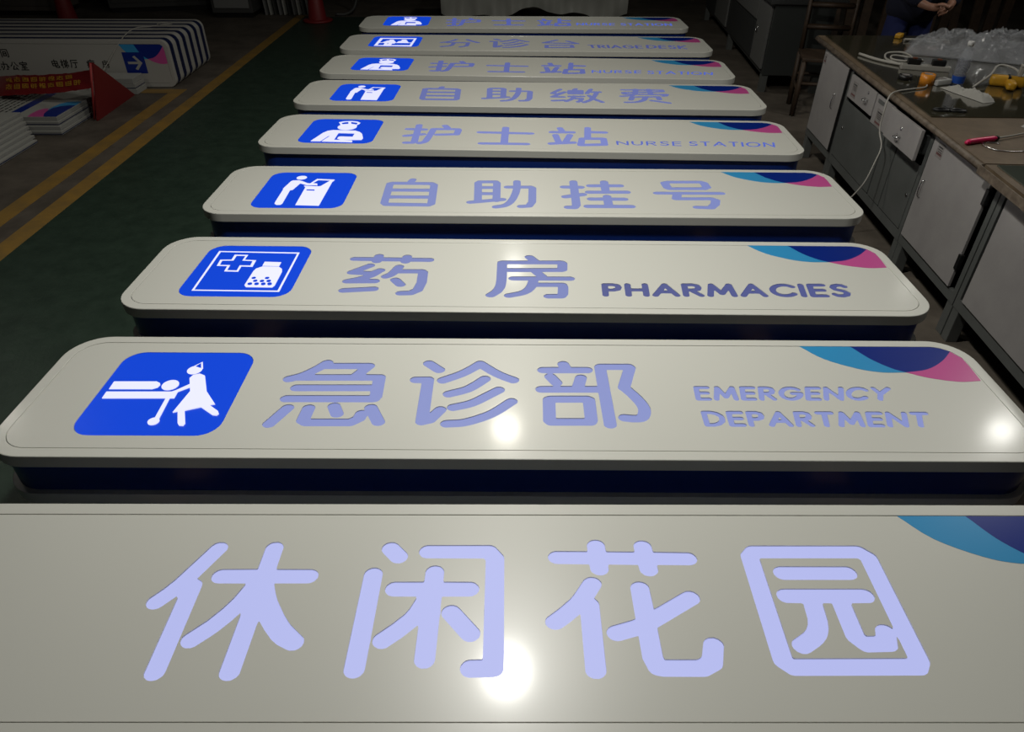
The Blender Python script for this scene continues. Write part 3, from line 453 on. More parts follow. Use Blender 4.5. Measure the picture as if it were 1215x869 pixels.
cable('white cable arching from the power strip end to the yellow tool',[(.43,1.27,c),(.48,1.32,c+.01),(.58,1.42,c+.03),(.68,1.55,c+.05),(.74,1.50,c+.045),(.72,1.36,c+.03)],.006)
cable('thin grey wire curling on the bare worktop by the pink tool',[(.30,.28,WZ+.004),(.10,.26,WZ+.004),(.05,.32,WZ+.004),(.07,.37,WZ+.004),(.13,.36,WZ+.004)],.0025,M['chrome'],'wire','wire')
# white adapter and crumpled cloth
t = bthing('power_adapter','small white power adapter in front of the water bottle','adapter',.285,1.335,TZ,.4)
obj('case', bx(-.05,.05,-.028,.028,0,.03,.007), mat('white_plastic',(.55,.55,.53),.35), t); obj('socket_face', bx(-.02,.02,-.018,.018,.03,.032,.001), M['paper'], t)
def crumple(nx, ny, fx, fy, amp, seed, base=0, edge=.5):
    rnd = random.Random(seed); from mathutils import noise
    bm = bmesh.new(); g = []
    off = Vector((rnd.random()*50,rnd.random()*50,0))
    for i in range(nx+1):
        row = []
        for j in range(ny+1):
            u,v = i/nx*2-1, j/ny*2-1; x,y = u*fx, v*fy
            q = Vector((x,y,0)); n1 = 1-abs(noise.noise(q*9+off))*2; n2 = 1-abs(noise.noise(q*23+off*1.7))*2; n3 = noise.noise(q*4+off)
            sh = max(0,1-max(abs(u),abs(v))**3); h = base+amp*sh*(.40+.45*n3+.30*n1+.20*n2+.10*(1-abs(noise.noise(q*47+off))*2))
            wob = Vector((noise.noise(q*6+off*2),noise.noise(q*6-off),0))*.12*min(fx,fy)
            row.append(bm.verts.new((x+wob.x, y+wob.y, max(.0015,h))))
        g.append(row)
    for i in range(nx):
        for j in range(ny): bm.faces.new((g[i][j],g[i+1][j],g[i+1][j+1],g[i][j+1]))
    return bm
t = bthing('cloth','crumpled off-white rag beside the power adapter','cloth',.335,1.13,TZ,.32)
obj('rag', crumple(34,16,.035,.13,.03,3) if 0 else crumple(18,44,.038,.15,.05,3), mat('rag_cloth',(.36,.35,.32),.9), t)
# yellow glue gun
M['ytool'] = mat('yellow_plastic',(.5,.26,.015),.4)
t = bthing('glue_gun','yellow power tool lying on its side on the glass worktop','tool',.63,1.32,TZ,-.35)
obj('body', bx(-.09,.08,-.028,.028,0,.055,.018), M['ytool'], t, True); obj('grip', bx(-.02,.025,-.12,-.02,.005,.045,.014), M['ytool'], t, True)
obj('strap', bx(-.012,.0,-.031,.031,-.0,.058,.004), M['black'], t); obj('clip', box(bx(.03,.05,-.01,.03,.055,.10,.004),.03,.09,-.01,.03,.10,.112,.004), M['cable'], t)
obj('nozzle', tube([(.078,0,.03),(.11,0,.028)],.012,10,smooth=False), M['black'], t); obj('cord', tube([(.11,0,.028),(.2,-.02,.012),(.35,-.06,.01),(.5,-.02,.01)],.006), M['cable'], t, True)
# small yellow cutter far
t = bthing('cutter','small yellow and black cutter at the far edge of the worktop','tool',.52,2.55,TZ,.9)
obj('case', bx(-.035,.035,-.02,.02,0,.03,.008), M['ytool'], t, True); obj('grip', bx(.035,.12,-.012,.012,0,.02,.005), M['black'], t, True)
# scissors
t = bthing('scissors','black handled scissors lying near the front of the glass sheet','scissors',.135,.82,TZ,-.1)
for s in (-1,1):
    o = obj('handle', tube([(-.02+.035*math.cos(a)+s*.038, .018*math.sin(a), .007) for a in [i*math.pi/8 for i in range(17)]],.0055), M['black'], t, True)
    obj('blade', prism([(s*.01,-.004),(s*.012,.008),(-s*.02,.09),(-s*.024,.088)],.003,.0055), M['cabdark'], t)
# pink handled tool
t = bthing('screwdriver','pink handled tool with a twisted white shaft on the bare worktop','tool',.0,.345,WZ,0)
def tp(x,y,z=.012): return (x,y-.345,z)
obj('handle', tube([tp(-.025,.335),tp(.0,.35),tp(.05,.372),(tp(.11,.395)),tp(.132,.404)],[.008]*3+[.012]*18+[.009]*20,10), mat('pink_plastic',(.62,.015,.10),.35), t, True)
obj('shaft', tube([tp(.13,.403),tp(.22,.445),tp(.32,.50),tp(.4,.55)],.004), M['cable'], t, True)
obj('ring', tube([tp(.13,.403),tp(.14,.407)],.011,10,smooth=False), M['black'], t)
# white glove edge at right
t = bthing('glove','white cotton glove at the right edge of the worktop','glove',.42,.60,WZ,.3)
obj('palm', crumple(14,14,.06,.045,.035,9), bpy.data.materials['rag_cloth'], t)
t2 = bthing('bottle_cap','small blue jar lid behind the white glove','lid',.45,.70,TZ); obj('lid', lathe([(.02,0),(.02,.02),(.017,.022)],18), bpy.data.materials['blue_label'], t2)
# plastic wrap
wm = mat('clear_plastic_wrap',(.40,.41,.43),.10,alpha=.34,coat=1,bump=.9,nscale=20)
wm.node_tree.nodes['Principled BSDF'].inputs['Specular IOR Level'].default_value = .9
t = bthing('plastic_wrap','large crumpled heap of clear plastic wrap on the far half of the worktop','plastic wrap',.88,2.02,TZ,-.45)
for i,(x,y,fx,fy,a,s) in enumerate(((-.22,-.02,.26,.17,.15,1),(.08,.02,.30,.18,.16,2),(.35,.06,.28,.20,.15,5),(-.36,-.04,.12,.13,.07,7),(.10,-.05,.40,.15,.10,8))):
    o = obj('sheet', crumple(70,44,fx,fy,a,s), wm, t); o.location = (x,y,.001+.002*i)
t = bthing('foam_strips','pale bundle of thin foam strips lying behind the plastic wrap','strips',.66,2.44,TZ,-.1)
for i in range(6): obj('strip', bx(-.14,.14,-.012+.012*(i%3),.0+.012*(i%3),.008*(i//3)+.001*(i%3),.008*(i//3)+.007+.001*(i%3),.001,Matrix.Rotation(.05*(i-2.5),4,'Z')), M['cable'], t)
# ---------------- upright signs on the left ----------------
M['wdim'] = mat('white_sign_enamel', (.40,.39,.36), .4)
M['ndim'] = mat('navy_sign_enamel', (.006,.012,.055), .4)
M['ink'] = mat('black_vinyl', (.006,.006,.006), .5)
M['redb'] = mat('red_cloth', (.17,.010,.011), .55)
U = lambda *s: [(0,[(x/10,y/10) for x,y in q]) for q in s]
SM = {
'生':U([(2.5,9),(1.2,6)],[(2,7),(8.5,7)],[(5,9.5),(5,.8)],[(2,4),(8,4)],[(.8,.8),(9.2,.8)]),
'间':U([(1.5,9.5),(2.6,8.4)],[(1.2,7.6),(1.2,.4)],[(3.6,8.8),(9,8.8),(9,1),(7.8,.6)],[(3.4,6.3),(6.8,6.3),(6.8,2),(3.4,2),(3.4,6.3)],[(3.4,4.2),(6.8,4.2)]),
'卫':U([(1.5,8.8),(8,8.8),(7.6,4.6),(6.2,4.8)],[(4.4,8.8),(4.4,.8)],[(.8,.8),(9.2,.8)]),
'办':U([(1.5,7),(8,7),(7.5,1),(6,1.2)],[(4.6,9.5),(4.2,4),(1.4,.6)],[(1.4,5),(.8,2.8)],[(8.8,5),(9.5,3)]),
'公':U([(3.8,9),(2.6,6.4),(.8,4.8)],[(6.2,9),(7.4,6.6),(9.3,4.8)],[(4.8,5.2),(2.6,1.2),(7.6,1.6)],[(6.6,3.4),(8.4,.6)]),
'室':U([(5,9.8),(5,9)],[(1,6.8),(1,8.4),(9,8.4),(9,6.8)],[(2.2,6.6),(7.8,6.6)],[(4.6,6.6),(3,4.6),(7.4,4.8)],[(2,2.8),(8,2.8)],[(5,4),(5,.6)],[(.8,.6),(9.2,.6)]),
'电':U([(1.8,7.8),(8,7.8),(8,2.8),(1.8,2.8),(1.8,7.8)],[(1.8,5.3),(8,5.3)],[(5,9.6),(5,1),(9.2,.8),(9.2,2.4)]),
'梯':U([(.6,7),(3.6,7)],[(2.1,9.6),(2.1,.4)],[(2.1,6),(.6,3)],[(5,9.4),(5.8,8.4)],[(8.4,9.6),(7.4,8.2)],[(4.4,7.8),(8.8,7.8),(8.8,5.8),(4.6,5.8),(4.4,3.8),(9,3.8),(8.8,1.8)],[(6.7,7.8),(6.7,.3)],[(6.4,3.6),(4,1)]),
'厅':U([(1.8,9),(9.2,9)],[(1.8,9),(1.6,4),(.5,.8)],[(3.6,6.4),(9.2,6.4)],[(6.4,6.4),(6.4,.8),(4.8,.9)]),
'病':U([(5.5,9.8),(5.5,8.6)],[(2.2,8.4),(9.4,8.4)],[(2.2,8.4),(2,4),(.6,.8)],[(.6,7),(1.2,5.6)],[(.4,3.6),(1.8,4.4)],[(3.2,6.6),(9.2,6.6)],[(3.6,.5),(3.6,4.8),(9,4.8),(9,.9)],[(6.2,6.6),(6,3.8),(4.6,2.4)],[(6.3,3.6),(7.8,2.4)])}
def textmesh(chars, step, size, x, y, z, pen=.055, vertical=False, wide=1.0):
    bm = bmesh.new()
    for i,c in enumerate(chars):
        if c in SM:
            for l in [outlines(SM[c], pen, pen, .3)]:
                me = sheet_mesh([[(x+i*step+p[0]*size*wide, y+p[1]*size) for p in q] for q in l], z, z+.0008)
        elif c in GL:
            me = sheet_mesh([[(x+i*step+(p[0]+.175)/.35*size*wide, y+(p[1]+.175)/.35*size) for p in q] for q in glyph(c)], z, z+.0008)
        else: continue
        bm.from_mesh(me); bpy.data.meshes.remove(me)
    return bm
UW, UD, UT = 3.1, .405, .163
ends = ['front one with arrow panel','second one from the front','third one from the front','third one from the back','second one from the back','rearmost one']
for i in range(6):
    t = thing('direction_sign', 'white and navy upright sign of the left stack, '+ends[i], 'sign', (-3.045-UW/2-.004*i, 6.790+UT*1.003*i, UD/2+.003), 0, 'upright signs stacked on the left')
    t.rotation_euler = (math.pi/2,0,0); t.location.y += UT
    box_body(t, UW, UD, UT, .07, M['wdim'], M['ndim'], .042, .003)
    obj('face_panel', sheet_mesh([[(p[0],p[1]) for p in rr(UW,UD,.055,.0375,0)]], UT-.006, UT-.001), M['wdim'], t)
    if i == 0:
        for nm,m in (('sky','sky'),('navy','navyv'),('pink','pink')):
            sc = .80; W2 = 2.97*sc/2; D2 = .5851*sc/2
            pts = [(x/1e4*2.97*sc+UW/2-W2, y/1e4*2.97*sc*1.12+UD/2-D2*1.12) for x,y in SWOOSH[nm]]
            pts = [clampr((min(p[0],UW/2-.039),p[1]), UW, UD, .038, .07) for p in pts]
            obj('swoosh_'+nm, prism(pts, UT-.001, UT-.0004), M[m], t)
        ax = UW/2-.335; ay = .008
        a = obj('arrow_panel', bx(ax-.095,ax+.095,ay-.09,ay+.09,UT-.001,UT+.0002), M['navyv'], t)
        obj('arrow', prism([(ax-.062,ay-.010),(ax+.03,ay-.010),(ax-.01,ay-.052),(ax+.012,ay-.062),(ax+.068,ay),(ax+.012,ay+.062),(ax-.01,ay+.052),(ax+.03,ay+.010),(ax-.062,ay+.010)], UT+.0002, UT+.0008), M['wdim'], a)
        xr = UW/2
        obj('lettering', textmesh('电梯厅', .086, .075, xr-1.10, -.040, UT-.001), M['ink'], t)
        obj('lettering', textmesh('病', .086, .075, xr-.775, -.040, UT-.001), M['ink'], t)
        obj('lettering', textmesh('房', .086, .068, xr-.64, -.038, UT-.001), M['ink'], t)
        obj('lettering', textmesh('卫生间', .088, .076, xr-1.70, .050, UT-.001), M['ink'], t)
        obj('lettering', textmesh('卫生办公室', .086, .076, xr-1.735, -.060, UT-.001), M['ink'], t)
# ---------------- board piles ----------------
M['board'] = mat('foam_board', (.36,.36,.33), .6)
M['boarde'] = mat('board_edge', (.26,.26,.245), .7)
def board(name, label, x0,x1,y0,y1,z,h,group, rz=0, navy=False):
    t = thing(name, label, 'board', (x1,y0,z), rz, group)
    obj('core', bx(x0-x1,0,0,y1-y0,0,h-.004,.0), M['boarde'], t)
    obj('face_sheet', bx(x0-x1,0,0,y1-y0,h-.004,h,.0), M['board'], t)
    if navy: obj('edge_tape', bx(x0-x1+.02,.0012,-.0012,y1-y0,.004,.010), M['ndim'], t)
    return t
which = ['lowest board of the pile under the red banner','second lowest board of the pile under the red banner','second highest board of the pile under the red banner','top board with pink and blue swoosh of the pile under the red banner']
for i in range(4):
    h = .028; t = board('printed_board', 'white '+which[i], -4.75,-3.41-.012*i,5.41+.020*i,6.52,.004+i*(h+.002),h,'boards under the red banner',0,i in (0,2))
    if i == 3:
        # swoosh print near the near right corner, upside down from here
        obj('swoosh_pink', prism([(-.225,.004),(-.236,.10),(-.228,.18),(-.205,.22),(-.165,.215),(-.13,.10),(-.096,.004)], h, h+.0006), M['pink'], t)
        obj('swoosh_sky', prism([(-.16,.18),(-.158,.28),(-.145,.35),(-.11,.40),(-.035,.415),(-.004,.405),(-.004,.30),(-.104,.26)], h+.0006, h+.0010), M['sky'], t)
        obj('swoosh_navy', prism([(-.10,.004),(-.135,.08),(-.150,.16),(-.142,.23),(-.104,.28),(-.05,.302),(-.004,.305),(-.004,.004)], h+.0010, h+.0014), M['navyv'], t)
        obj('printed_stripe', bx(-.41,-.33,.02,.66,h,h+.0006), M['navyv'], t)
        bm = bmesh.new(); rnd = random.Random(4)
        for r_ in range(7):
            yy = .05
            while yy < .62:
                l_ = .03+rnd.random()*.06; box(bm,-.46-.045*r_,-.448-.045*r_,yy,yy+l_,h,h+.0006); yy += l_+.015
        tag(obj('lettering', bm, M['ink'], t), kind='stuff')
for i in range(3):
    board('printed_board', ('lowest','middle','top')[i]+' short white board behind the red triangle', -3.9,-3.315-.006*i,6.545,6.745,.004+i*.045,.043,'short boards behind the red triangle',0,i==1)
names = ['lowest','second lowest','third lowest','middle','third highest','second highest','top']
for i in range(7):
    h = .0215; t = board('grey_board', names[i]+' grey board of the pile at the left edge', -4.9,-3.505-.031*i,3.95,5.235+.035*i,.004+i*(h+.0015),h,'panels piled at the left edge',0,i==0)
# clear plastic on the nearest panels
t = thing('dark_sheet', 'dark sheet lying on the top panel at the left edge', 'sheet', (-3.95,5.2,.166)); obj('sheet', bx(-.5,0,0,.2,0,.003), M['black'], t)
# ---------------- red triangle and banner ----------------
t = thing('warning_triangle', 'red triangular board standing upright beside the pile of boards', 'triangle', (-3.32,5.77,.004))
def tri3(p, th):
    bm = bmesh.new(); n = (Vector(p[1])-Vector(p[0])).cross(Vector(p[2])-Vector(p[0])).normalized()*th
    a = [bm.verts.new(q) for q in p]; b = [bm.verts.new(Vector(q)+n) for q in p]
    bm.faces.new(a); bm.faces.new(b[::-1])
    for i in range(3): bm.faces.new((a[i],b[i],b[(i+1)%3],a[(i+1)%3]))
    return bm
obj('panel', tri3([(.0,0,.0),(-.03,.77,0),(.115,0,.445)], .012), M['redb'], t)
obj('rib', tube([(-.012,0,.012),(.105,-.004,.44)],.009,6,smooth=False), mat('red_binding',(.34,.03,.03),.6), t)
# banner with gold characters, seen upside down
t = thing('banner', 'red cloth banner with yellow characters draped over the white boards', 'banner', (-3.35,5.62,.128))
bm = bmesh.new(); NX,NY = 48,10; g_ = []
from mathutils import noise
BQ = [Vector(v)-Vector((-3.35,5.62,.128)) for v in ((-3.226,5.765,.395),(-3.262,5.755,.262),(-4.42,6.42,.185),(-4.13,5.92,.150))]
def bpnt(u,v):
    top = BQ[0].lerp(BQ[2],u); bot = BQ[1].lerp(BQ[3],u); p = bot.lerp(top,v); e = min(1,u*6)
    sag = -.012*math.sin(math.pi*min(1,u*1.3))
    return (p.x, p.y+.012*e*noise.noise(Vector((u*7,v*3,4))), max(.012,p.z+sag+e*(.006*noise.noise(Vector((u*9,v*2.5,1)))+.004*noise.noise(Vector((u*25,v*6,3))))))
for i in range(NX+1): g_.append([bm.verts.new(bpnt(i/NX,j/NY)) for j in range(NY+1)])
for i in range(NX):
    for j in range(NY): bm.faces.new((g_[i][j],g_[i+1][j],g_[i+1][j+1],g_[i][j+1]))
obj('cloth', bm, mat('banner_cloth',(.20,.014,.016),.4,coat=.3), t, True)
gold = mat('gold_print',(.42,.20,.02),.5)
BG = [U([(1,9),(9,9),(9,1),(1,1),(1,9)],[(1,6.3),(9,6.3)],[(1,3.6),(9,3.6)],[(5,9),(5,3.6)]),
U([(1,9),(4,9),(4,1),(1,1),(1,9)],[(1,5),(4,5)],[(5.4,8),(9.4,8)],[(7.4,9.6),(7.4,.6)],[(5.4,4.6),(9.4,4.6)]),
U([(1,8),(9,8)],[(5,9.8),(5,5)],[(1,5),(9,5)],[(2,3),(1,.6)],[(4,3),(4,1),(7,1)],[(8,3),(9,1)]),
U([(1,9),(1,1)],[(3,9),(9,9),(9,1),(3,1),(3,9)],[(3,5),(9,5)],[(6,9),(6,1)]),
U([(.8,7),(4,7)],[(2.4,9.4),(2.4,1)],[(.8,4),(4,5)],[(5.4,9),(9,9),(9,5.4),(5.4,5.4),(5.4,9)],[(5.2,3.4),(9.4,3.4)],[(7.3,5.4),(7.3,.8)],[(5,1),(9.6,1)])]
bm = bmesh.new()
for row in range(2):
    for i in range(8 if row == 0 else 9):
        gl_ = BG[(i*2+row)%5]; ux = .24+.115*i-(.10 if row else 0); 
        for l in [outlines(gl_, .07, .07, .3)]:
            me = sheet_mesh([[p for p in q] for q in l], 0, .0015)
            for v in me.vertices:
                u = (ux+(1-v.co.x)*.09)/1.25; vv = .86-.34*row-.24*(1-v.co.y)
                # characters are read from the far side, so they are turned around
                X_,Y_,Z_ = bpnt(u, vv); v.co = (X_+.002,Y_-.003,Z_+.003+v.co.z)
            bm.from_mesh(me); bpy.data.meshes.remove(me)
tag(obj('lettering', bm, gold, t), kind='stuff')
# thin wire over the signs
o = obj('wire', tube([(0,0,0),(.03,.3,.09),(.10,.62,.27),(.17,.78,.335),(.26,.90,.33),(.37,.95,.34),(.42,1.02,.335),(.36,1.08,.335),(.29,1.02,.335),(.34,.93,.337),(.44,.92,.335)],.0035,6), M['cable'], None, True)
o.location = (-3.56,6.20,.13); tag(o,'thin white wire looping over the top of the upright signs','wire')
# ---------------- cones, far left ----------------
def cone(x,y,label,h=.78):
    t = thing('traffic_cone', label, 'cone', (x,y,.004), 0, 'red cones at the back')
    obj('cone_body', lathe([(.125,.03),(.115,.035),(.062,h*.72),(.028,h),(.02,h+.005)],24), M['redb'], t, True)
    obj('base', lathe([(.185,0),(.19,.01),(.19,.022),(.17,.03),(.10,.032)],24), M['redb'], t, True)
cone(-2.44,9.98,'dull red cone on the green floor at the end of the yellow line')
cone(-5.53,9.75,'dull red cone partly hidden behind the upright signs')
M['cabf'] = mat('far_grey_steel', (.05,.05,.048), .6); M['cabw'] = mat('far_white_panel', (.2,.2,.195), .5)
def fcab(label, x0,x1,y0,y1,h,m,door=M['cabf'],n=2,rz=0,z0=.06):
    t = thing('storage_cabinet', label, 'cabinet', (x0,y0,0), rz)
    obj('body', bx(0,x1-x0,0,y1-y0,z0,h,.005), m, t)
    obj('plinth', bx(.02,x1-x0-.02,.03,y1-y0-.02,0,z0), M['black'], t)
    w_ = (x1-x0-.06)/n
    for i in range(n):
        d = obj('door', bx(.03+w_*i+.01,.03+w_*(i+1)-.01,-.014,0,z0+.06,h-.05,.003), door, t)
        obj('handle', tube([(.03+w_*(i+1)-.05,-.014,h*.55),(.03+w_*(i+1)-.05,-.03,h*.55+.02),(.03+w_*(i+1)-.05,-.014,h*.55+.08)],.005), M['chrome'], d)
    return t
fcab('large dark grey cabinet at the back left behind the stacked signs', -5.35,-3.98,10.5,11.2,1.5,M['cabf'],n=2,rz=.24)
fcab('brownish cabinet at the top left corner', -7.4,-5.95,10.3,10.9,1.4,mat('brown_panel',(.11,.095,.08),.6),mat('brown_door',(.10,.088,.075),.6),n=2)
fcab('grey cabinet with a white door panel left of the leaning boards', -3.86,-3.33,10.2,10.7,1.1,M['cabf'],M['cabw'],n=1)
for i in range(10):
    t = thing('leaning_board', ['first','second','third','fourth','fifth','sixth','seventh','eighth','ninth','tenth'][i]+' thin leaning board counted from the grey and white cabinet', 'board', (-3.24+.062*i,10.42+.004*i,0.0), -.12, 'boards leaning at the back')
    obj('board', bx(0,.018,0,.55,0,1.05,.0,Matrix.Rotation(-.06,4,'Y')), [M['cabw'],M['board'],M['cabf']][i%3], t)
o = obj('pipe', tube([(0,0,.02),(.14,.05,.02),(.24,.15,.10),(.30,.2,.35),(.3,.2,.6)],.02,8), M['cabf'], None, True); o.location = (-2.28,10.35,0.005); tag(o,'bent pale pipe on the floor right of the red cone','pipe')
# far table with hanging film
t = thing('packing_table', 'dark table with yellow legs behind the farthest sign', 'table', (-.95,9.0,0))
obj('table_top', bx(0,2.2,0,1.0,.72,.76,.004), M['cabdark'], t)
yl = mat('yellow_steel',(.36,.19,.01),.5)
for x in (.55,2.1):
    for y in (.06,.94): obj('leg', bx(x-.03,x+.03,y-.03,y+.03,0,.72), yl, t)
t = thing('plastic_film', 'sheet of crumpled pale film hanging over the front of the far table', 'plastic film', (-.95,8.97,.77))
bm = bmesh.new(); g_ = []
for i in range(61):
    u = i/60; col = []
    drop = .50+.045*math.sin(u*9)+.03*math.sin(u*23)
    for j in range(13):
        v = j/12; y = -.02-.03*noise.noise(Vector((u*16,v*2,0)))-.018*math.sin(u*70)*v
        col.append(bm.verts.new((.2+u*2.15,y,.004-v*drop)) if v > 0 else bm.verts.new((.2+u*2.15,.026,.002)))
    g_.append(col)
for i in range(60):
    for j in range(12): bm.faces.new((g_[i][j],g_[i+1][j],g_[i+1][j+1],g_[i][j+1]))
obj('film', bm, mat('cloudy_film',(.22,.22,.20),.35,coat=.3), t, True)
# ---------------- dark cabinets behind the workbench ----------------
CRZ = -math.atan(.087)
t = thing('steel_cabinet', 'dark grey bench cabinet with a pale door and ring handle behind the chair', 'cabinet', (2.33,6.70,0), CRZ)
m = M['cabgrey']; md = M['cabdark']
obj('side_panel', bx(0,.52,-.012,0,.15,.735,.003), mat('grey_side',(.034,.038,.036),.5), t)
obj('cabinet_body', bx(.006,.52,0,3.6,.15,.735), md, t)
for x in (0,.46):
    for y in (0,1.75,3.5): obj('leg', bx(x,x+.06,y,y+.06,0,.15), m, t)
obj('worktop', bx(-.05,.6,-.05,3.65,.735,.775,.004), M['cabdark'], t)
d = obj('door', bx(-.014,.004,.05,.52,.19,.72,.002), mat('pale_grey_door',(.13,.13,.125),.5), t)
obj('ring_handle', tube([(-.02,.44+.028*math.sin(a),.46+.028*math.cos(a)) for a in [i*math.pi/8 for i in range(17)]],.004), M['chrome'], d)
obj('door', bx(-.012,.004,.56,1.7,.19,.50,.002), md, t)
obj('drawer', bx(-.012,.004,.56,1.7,.52,.72,.002), bpy.data.materials['pale_grey_door'], t)
obj('door', bx(-.014,.004,2.0,2.75,.19,.72,.002), bpy.data.materials['pale_grey_door'], t)
# wooden chair
M['chairw'] = mat('dark_chair_wood', (.035,.021,.012), .6, noise=(.06,.036,.02), nscale=14)
def bar(bm_or_none, a, b, w=.018, d=None):
    return tube([a,b],[w,w],4,smooth=False)
t = thing('wooden_chair', 'old dark wooden chair between the workbench and the dark cabinets', 'chair', (2.62,6.10,0), -.25)
obj('seat', bx(-.2,.2,-.2,.2,.43,.455,.006), M['chairw'], t)
for x in (-.18,.18):
    obj('leg', bar(None,(x,-.18,.0),(x,-.18,.43),.022), M['chairw'], t)
    obj('leg', bar(None,(x,.18,.0),(x*1.02,.18,.43),.022), M['chairw'], t)
    obj('back_post', bar(None,(x,.18,.455),(x,.27,.95),.020), M['chairw'], t)
    obj('side_rail', bar(None,(x,-.18,.2),(x,.18,.2),.014), M['chairw'], t)
obj('rail', bar(None,(-.18,-.18,.26),(.18,-.18,.26),.014), M['chairw'], t); obj('rail', bar(None,(-.18,.18,.26),(.18,.18,.26),.014), M['chairw'], t)
for z in (.62,.78,.92): obj('back_slat', bar(None,(-.17,.185+(z-.455)*.18,z),(.17,.185+(z-.455)*.18,z),.022), M['chairw'], t)
# leaning timbers behind
for i in range(12):
    t = thing('leaning_timber', ['first','second','third','fourth','fifth','sixth','seventh','eighth','ninth','tenth','eleventh','twelfth'][i]+' from the left of the dark planks leaning behind the chair', 'plank', (3.6+.17*i,8.3+.05*(i%3),0), .1*(i%2), 'planks leaning in the dark')
    obj('plank', bx(-.05,.05,0,.03,0,2.2,.003,Matrix.Rotation(-.10,4,'X')@Matrix.Rotation(.05*((i%4)-1.5),4,'Y')), M['chairw'], t)
# ---------------- person ----------------
def skin(name, verts, edges, m, parent, root=0, lv=2):
    me = bpy.data.meshes.new(name); me.from_pydata([v[0] for v in verts], edges, []); me.materials.append(m)
    o = bpy.data.objects.new(name, me); COL.objects.link(o); o.parent = parent
    sk = o.modifiers.new('skin','SKIN'); sk.use_smooth_shade = True
    for i,v in enumerate(verts): me.skin_vertices[0].data[i].radius = (v[1],v[2] if len(v)>2 else v[1]); me.skin_vertices[0].data[i].use_root = (i==root)
    s = o.modifiers.new('subd','SUBSURF'); s.levels = lv; s.render_levels = lv
    return o
t = thing('person', 'person in a dark navy jacket standing behind the workbench working with both hands', 'person', (3.12,5.93,0), .1)
M['skin'] = mat('skin', (.28,.14,.09), .5); M['jacket'] = mat('navy_jacket', (.004,.005,.018), .9); M['trouser'] = mat('blue_trousers', (.006,.012,.075), .85); M['hair'] = mat('black_hair', (.012,.01,.008), .6)
# body: one continuous figure. x right, -y towards the camera
V = [((0,0,.95),.13,.10),((0,0,1.12),.125,.09),((0,.0,1.30),.145,.10),((0,-.02,1.45),.07,.065),((0,-.045,1.51),.05,.052),((0,-.085,1.60),.066,.080),((0,-.085,1.69),.082,.098),
((-.19,-.01,1.40),.055),((-.27,-.05,1.13),.045),((-.21,-.36,.925),.034),((-.165,-.43,.905),.026,.02),
((.19,-.01,1.40),.055),((.28,-.06,1.14),.045),((.05,-.36,.925),.034),((.0,-.43,.90),.026,.02),
((-.10,0,.88),.085),((-.11,-.01,.48),.058),((-.11,.02,.08),.04),((-.11,-.10,.035),.035,.025),
((.10,0,.88),.085),((.11,-.01,.48),.058),((.11,.02,.08),.04),((.11,-.10,.035),.035,.025)]
Ed = [(0,1),(1,2),(2,3),(3,4),(4,5),(5,6),(2,7),(7,8),(8,9),(9,10),(2,11),(11,12),(12,13),(13,14),(0,15),(15,16),(16,17),(17,18),(0,19),(19,20),(20,21),(21,22)]
def hand(wrist, s, ix):
    global V, Ed
    wx,wy,wz = wrist; base = ix
    palm = len(V); V.append(((wx+s*.045,wy-.03,wz-.005),.030,.017)); Ed.append((base,palm))
    for k,(off,ln) in enumerate(((.030,.036),(.011,.041),(-.009,.038),(-.028,.030))):
        a = len(V)
        p0 = (wx+s*.062,wy-.045+off*.4,wz+off*.8)
        V.append((p0,.0095)); V.append(((p0[0]+s*ln*.8,p0[1]-ln*.45,p0[2]-.004),.0088)); V.append(((p0[0]+s*ln*1.2,p0[1]-ln*.15+.012,p0[2]-.018),.008)); V.append(((p0[0]+s*ln*.9,p0[1]+.022,p0[2]-.030),.007))
        Ed.extend([(palm,a),(a,a+1),(a+1,a+2),(a+2,a+3)])
    a = len(V); V.append(((wx+s*.03,wy-.055,wz+.022),.0115)); V.append(((wx+s*.06,wy-.082,wz+.022),.0098)); V.append(((wx+s*.085,wy-.092,wz+.010),.0085)); Ed.extend([(palm,a),(a,a+1),(a+1,a+2)])
hand(V[10][0], 1, 10); hand(V[14][0], -1, 14)
skin('body', V, Ed, M['skin'], t)
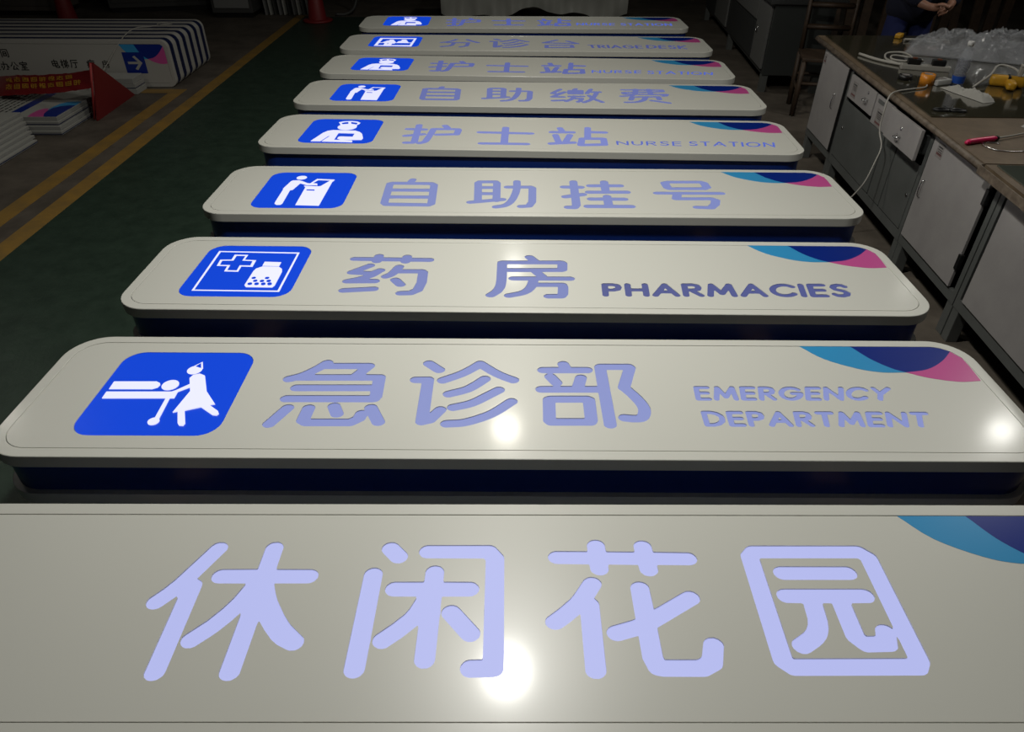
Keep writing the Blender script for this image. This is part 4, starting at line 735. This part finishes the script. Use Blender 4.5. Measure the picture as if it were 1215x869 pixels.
JV = [((0,0,.70),.25,.19),((0,0,.95),.205,.16),((0,0,1.12),.19,.145),((0,0,1.30),.19,.135),((0,-.01,1.44),.10,.085),
((-.20,-.01,1.39),.085),((-.28,-.05,1.12),.078),((-.23,-.31,.955),.062),((-.185,-.395,.918),.056),
((.20,-.01,1.39),.085),((.28,-.10,1.12),.078),((.09,-.31,.955),.062),((.03,-.395,.916),.056),((0,-.03,1.50),.068,.066)]
skin('jacket', JV, [(0,1),(1,2),(2,3),(3,4),(3,5),(5,6),(6,7),(7,8),(3,9),(9,10),(10,11),(11,12),(4,13)], M['jacket'], t)
TV = [((0,0,.90),.13,.10),((-.09,0,.82),.095),((-.11,-.01,.48),.085),((-.11,.02,.10),.07),((.09,0,.82),.095),((.11,-.01,.48),.085),((.11,.02,.10),.07)]
skin('trousers', TV, [(0,1),(1,2),(2,3),(0,4),(4,5),(5,6)], M['trouser'], t)
hb = bmesh.new(); bmesh.ops.create_uvsphere(hb, u_segments=28, v_segments=18, radius=1)
bmesh.ops.delete(hb, geom=[v for v in hb.verts if v.co.z < -.15-.25*v.co.y*-1 and v.co.z < .35-1.1*v.co.y*1.0-.9 or (v.co.y < -.35 and v.co.z < .42)], context='VERTS')
for v in hb.verts:
    n_ = noise.noise(v.co*6)*.03; v.co = Vector((v.co.x*(.082+n_*.1), -.078+v.co.y*(.100+n_*.1), 1.655+v.co.z*(.112+n_*.15)))
obj('hair', hb, M['hair'], t, True)
for x in (-.11,.11): skin('shoe', [((x,.04,.045),.045,.042),((x,-.06,.04),.045,.036),((x,-.15,.03),.035,.025)], [(0,1),(1,2)], M['black'], t)
f_ = bmesh.new()
for s in (-1,1): box(f_,s*.032-.012,s*.032+.012,-.170,-.160,1.655,1.663,.002)
obj('eyes', f_, M['black'], t); obj('mouth', bx(-.022,.022,-.160,-.145,1.590,1.596,.002), mat('lips',(.25,.07,.06),.5), t)
obj('nose', prism([(-.012,-.160),(.012,-.160),(0,-.186)],1.618,1.655), M['skin'], t)
for s in (-1,1): obj('ear', lathe([(.004,-.03),(.013,-.02),(.013,.02),(.004,.03)],10), M['skin'], t, True).location = (s*.078,-.08,1.64)
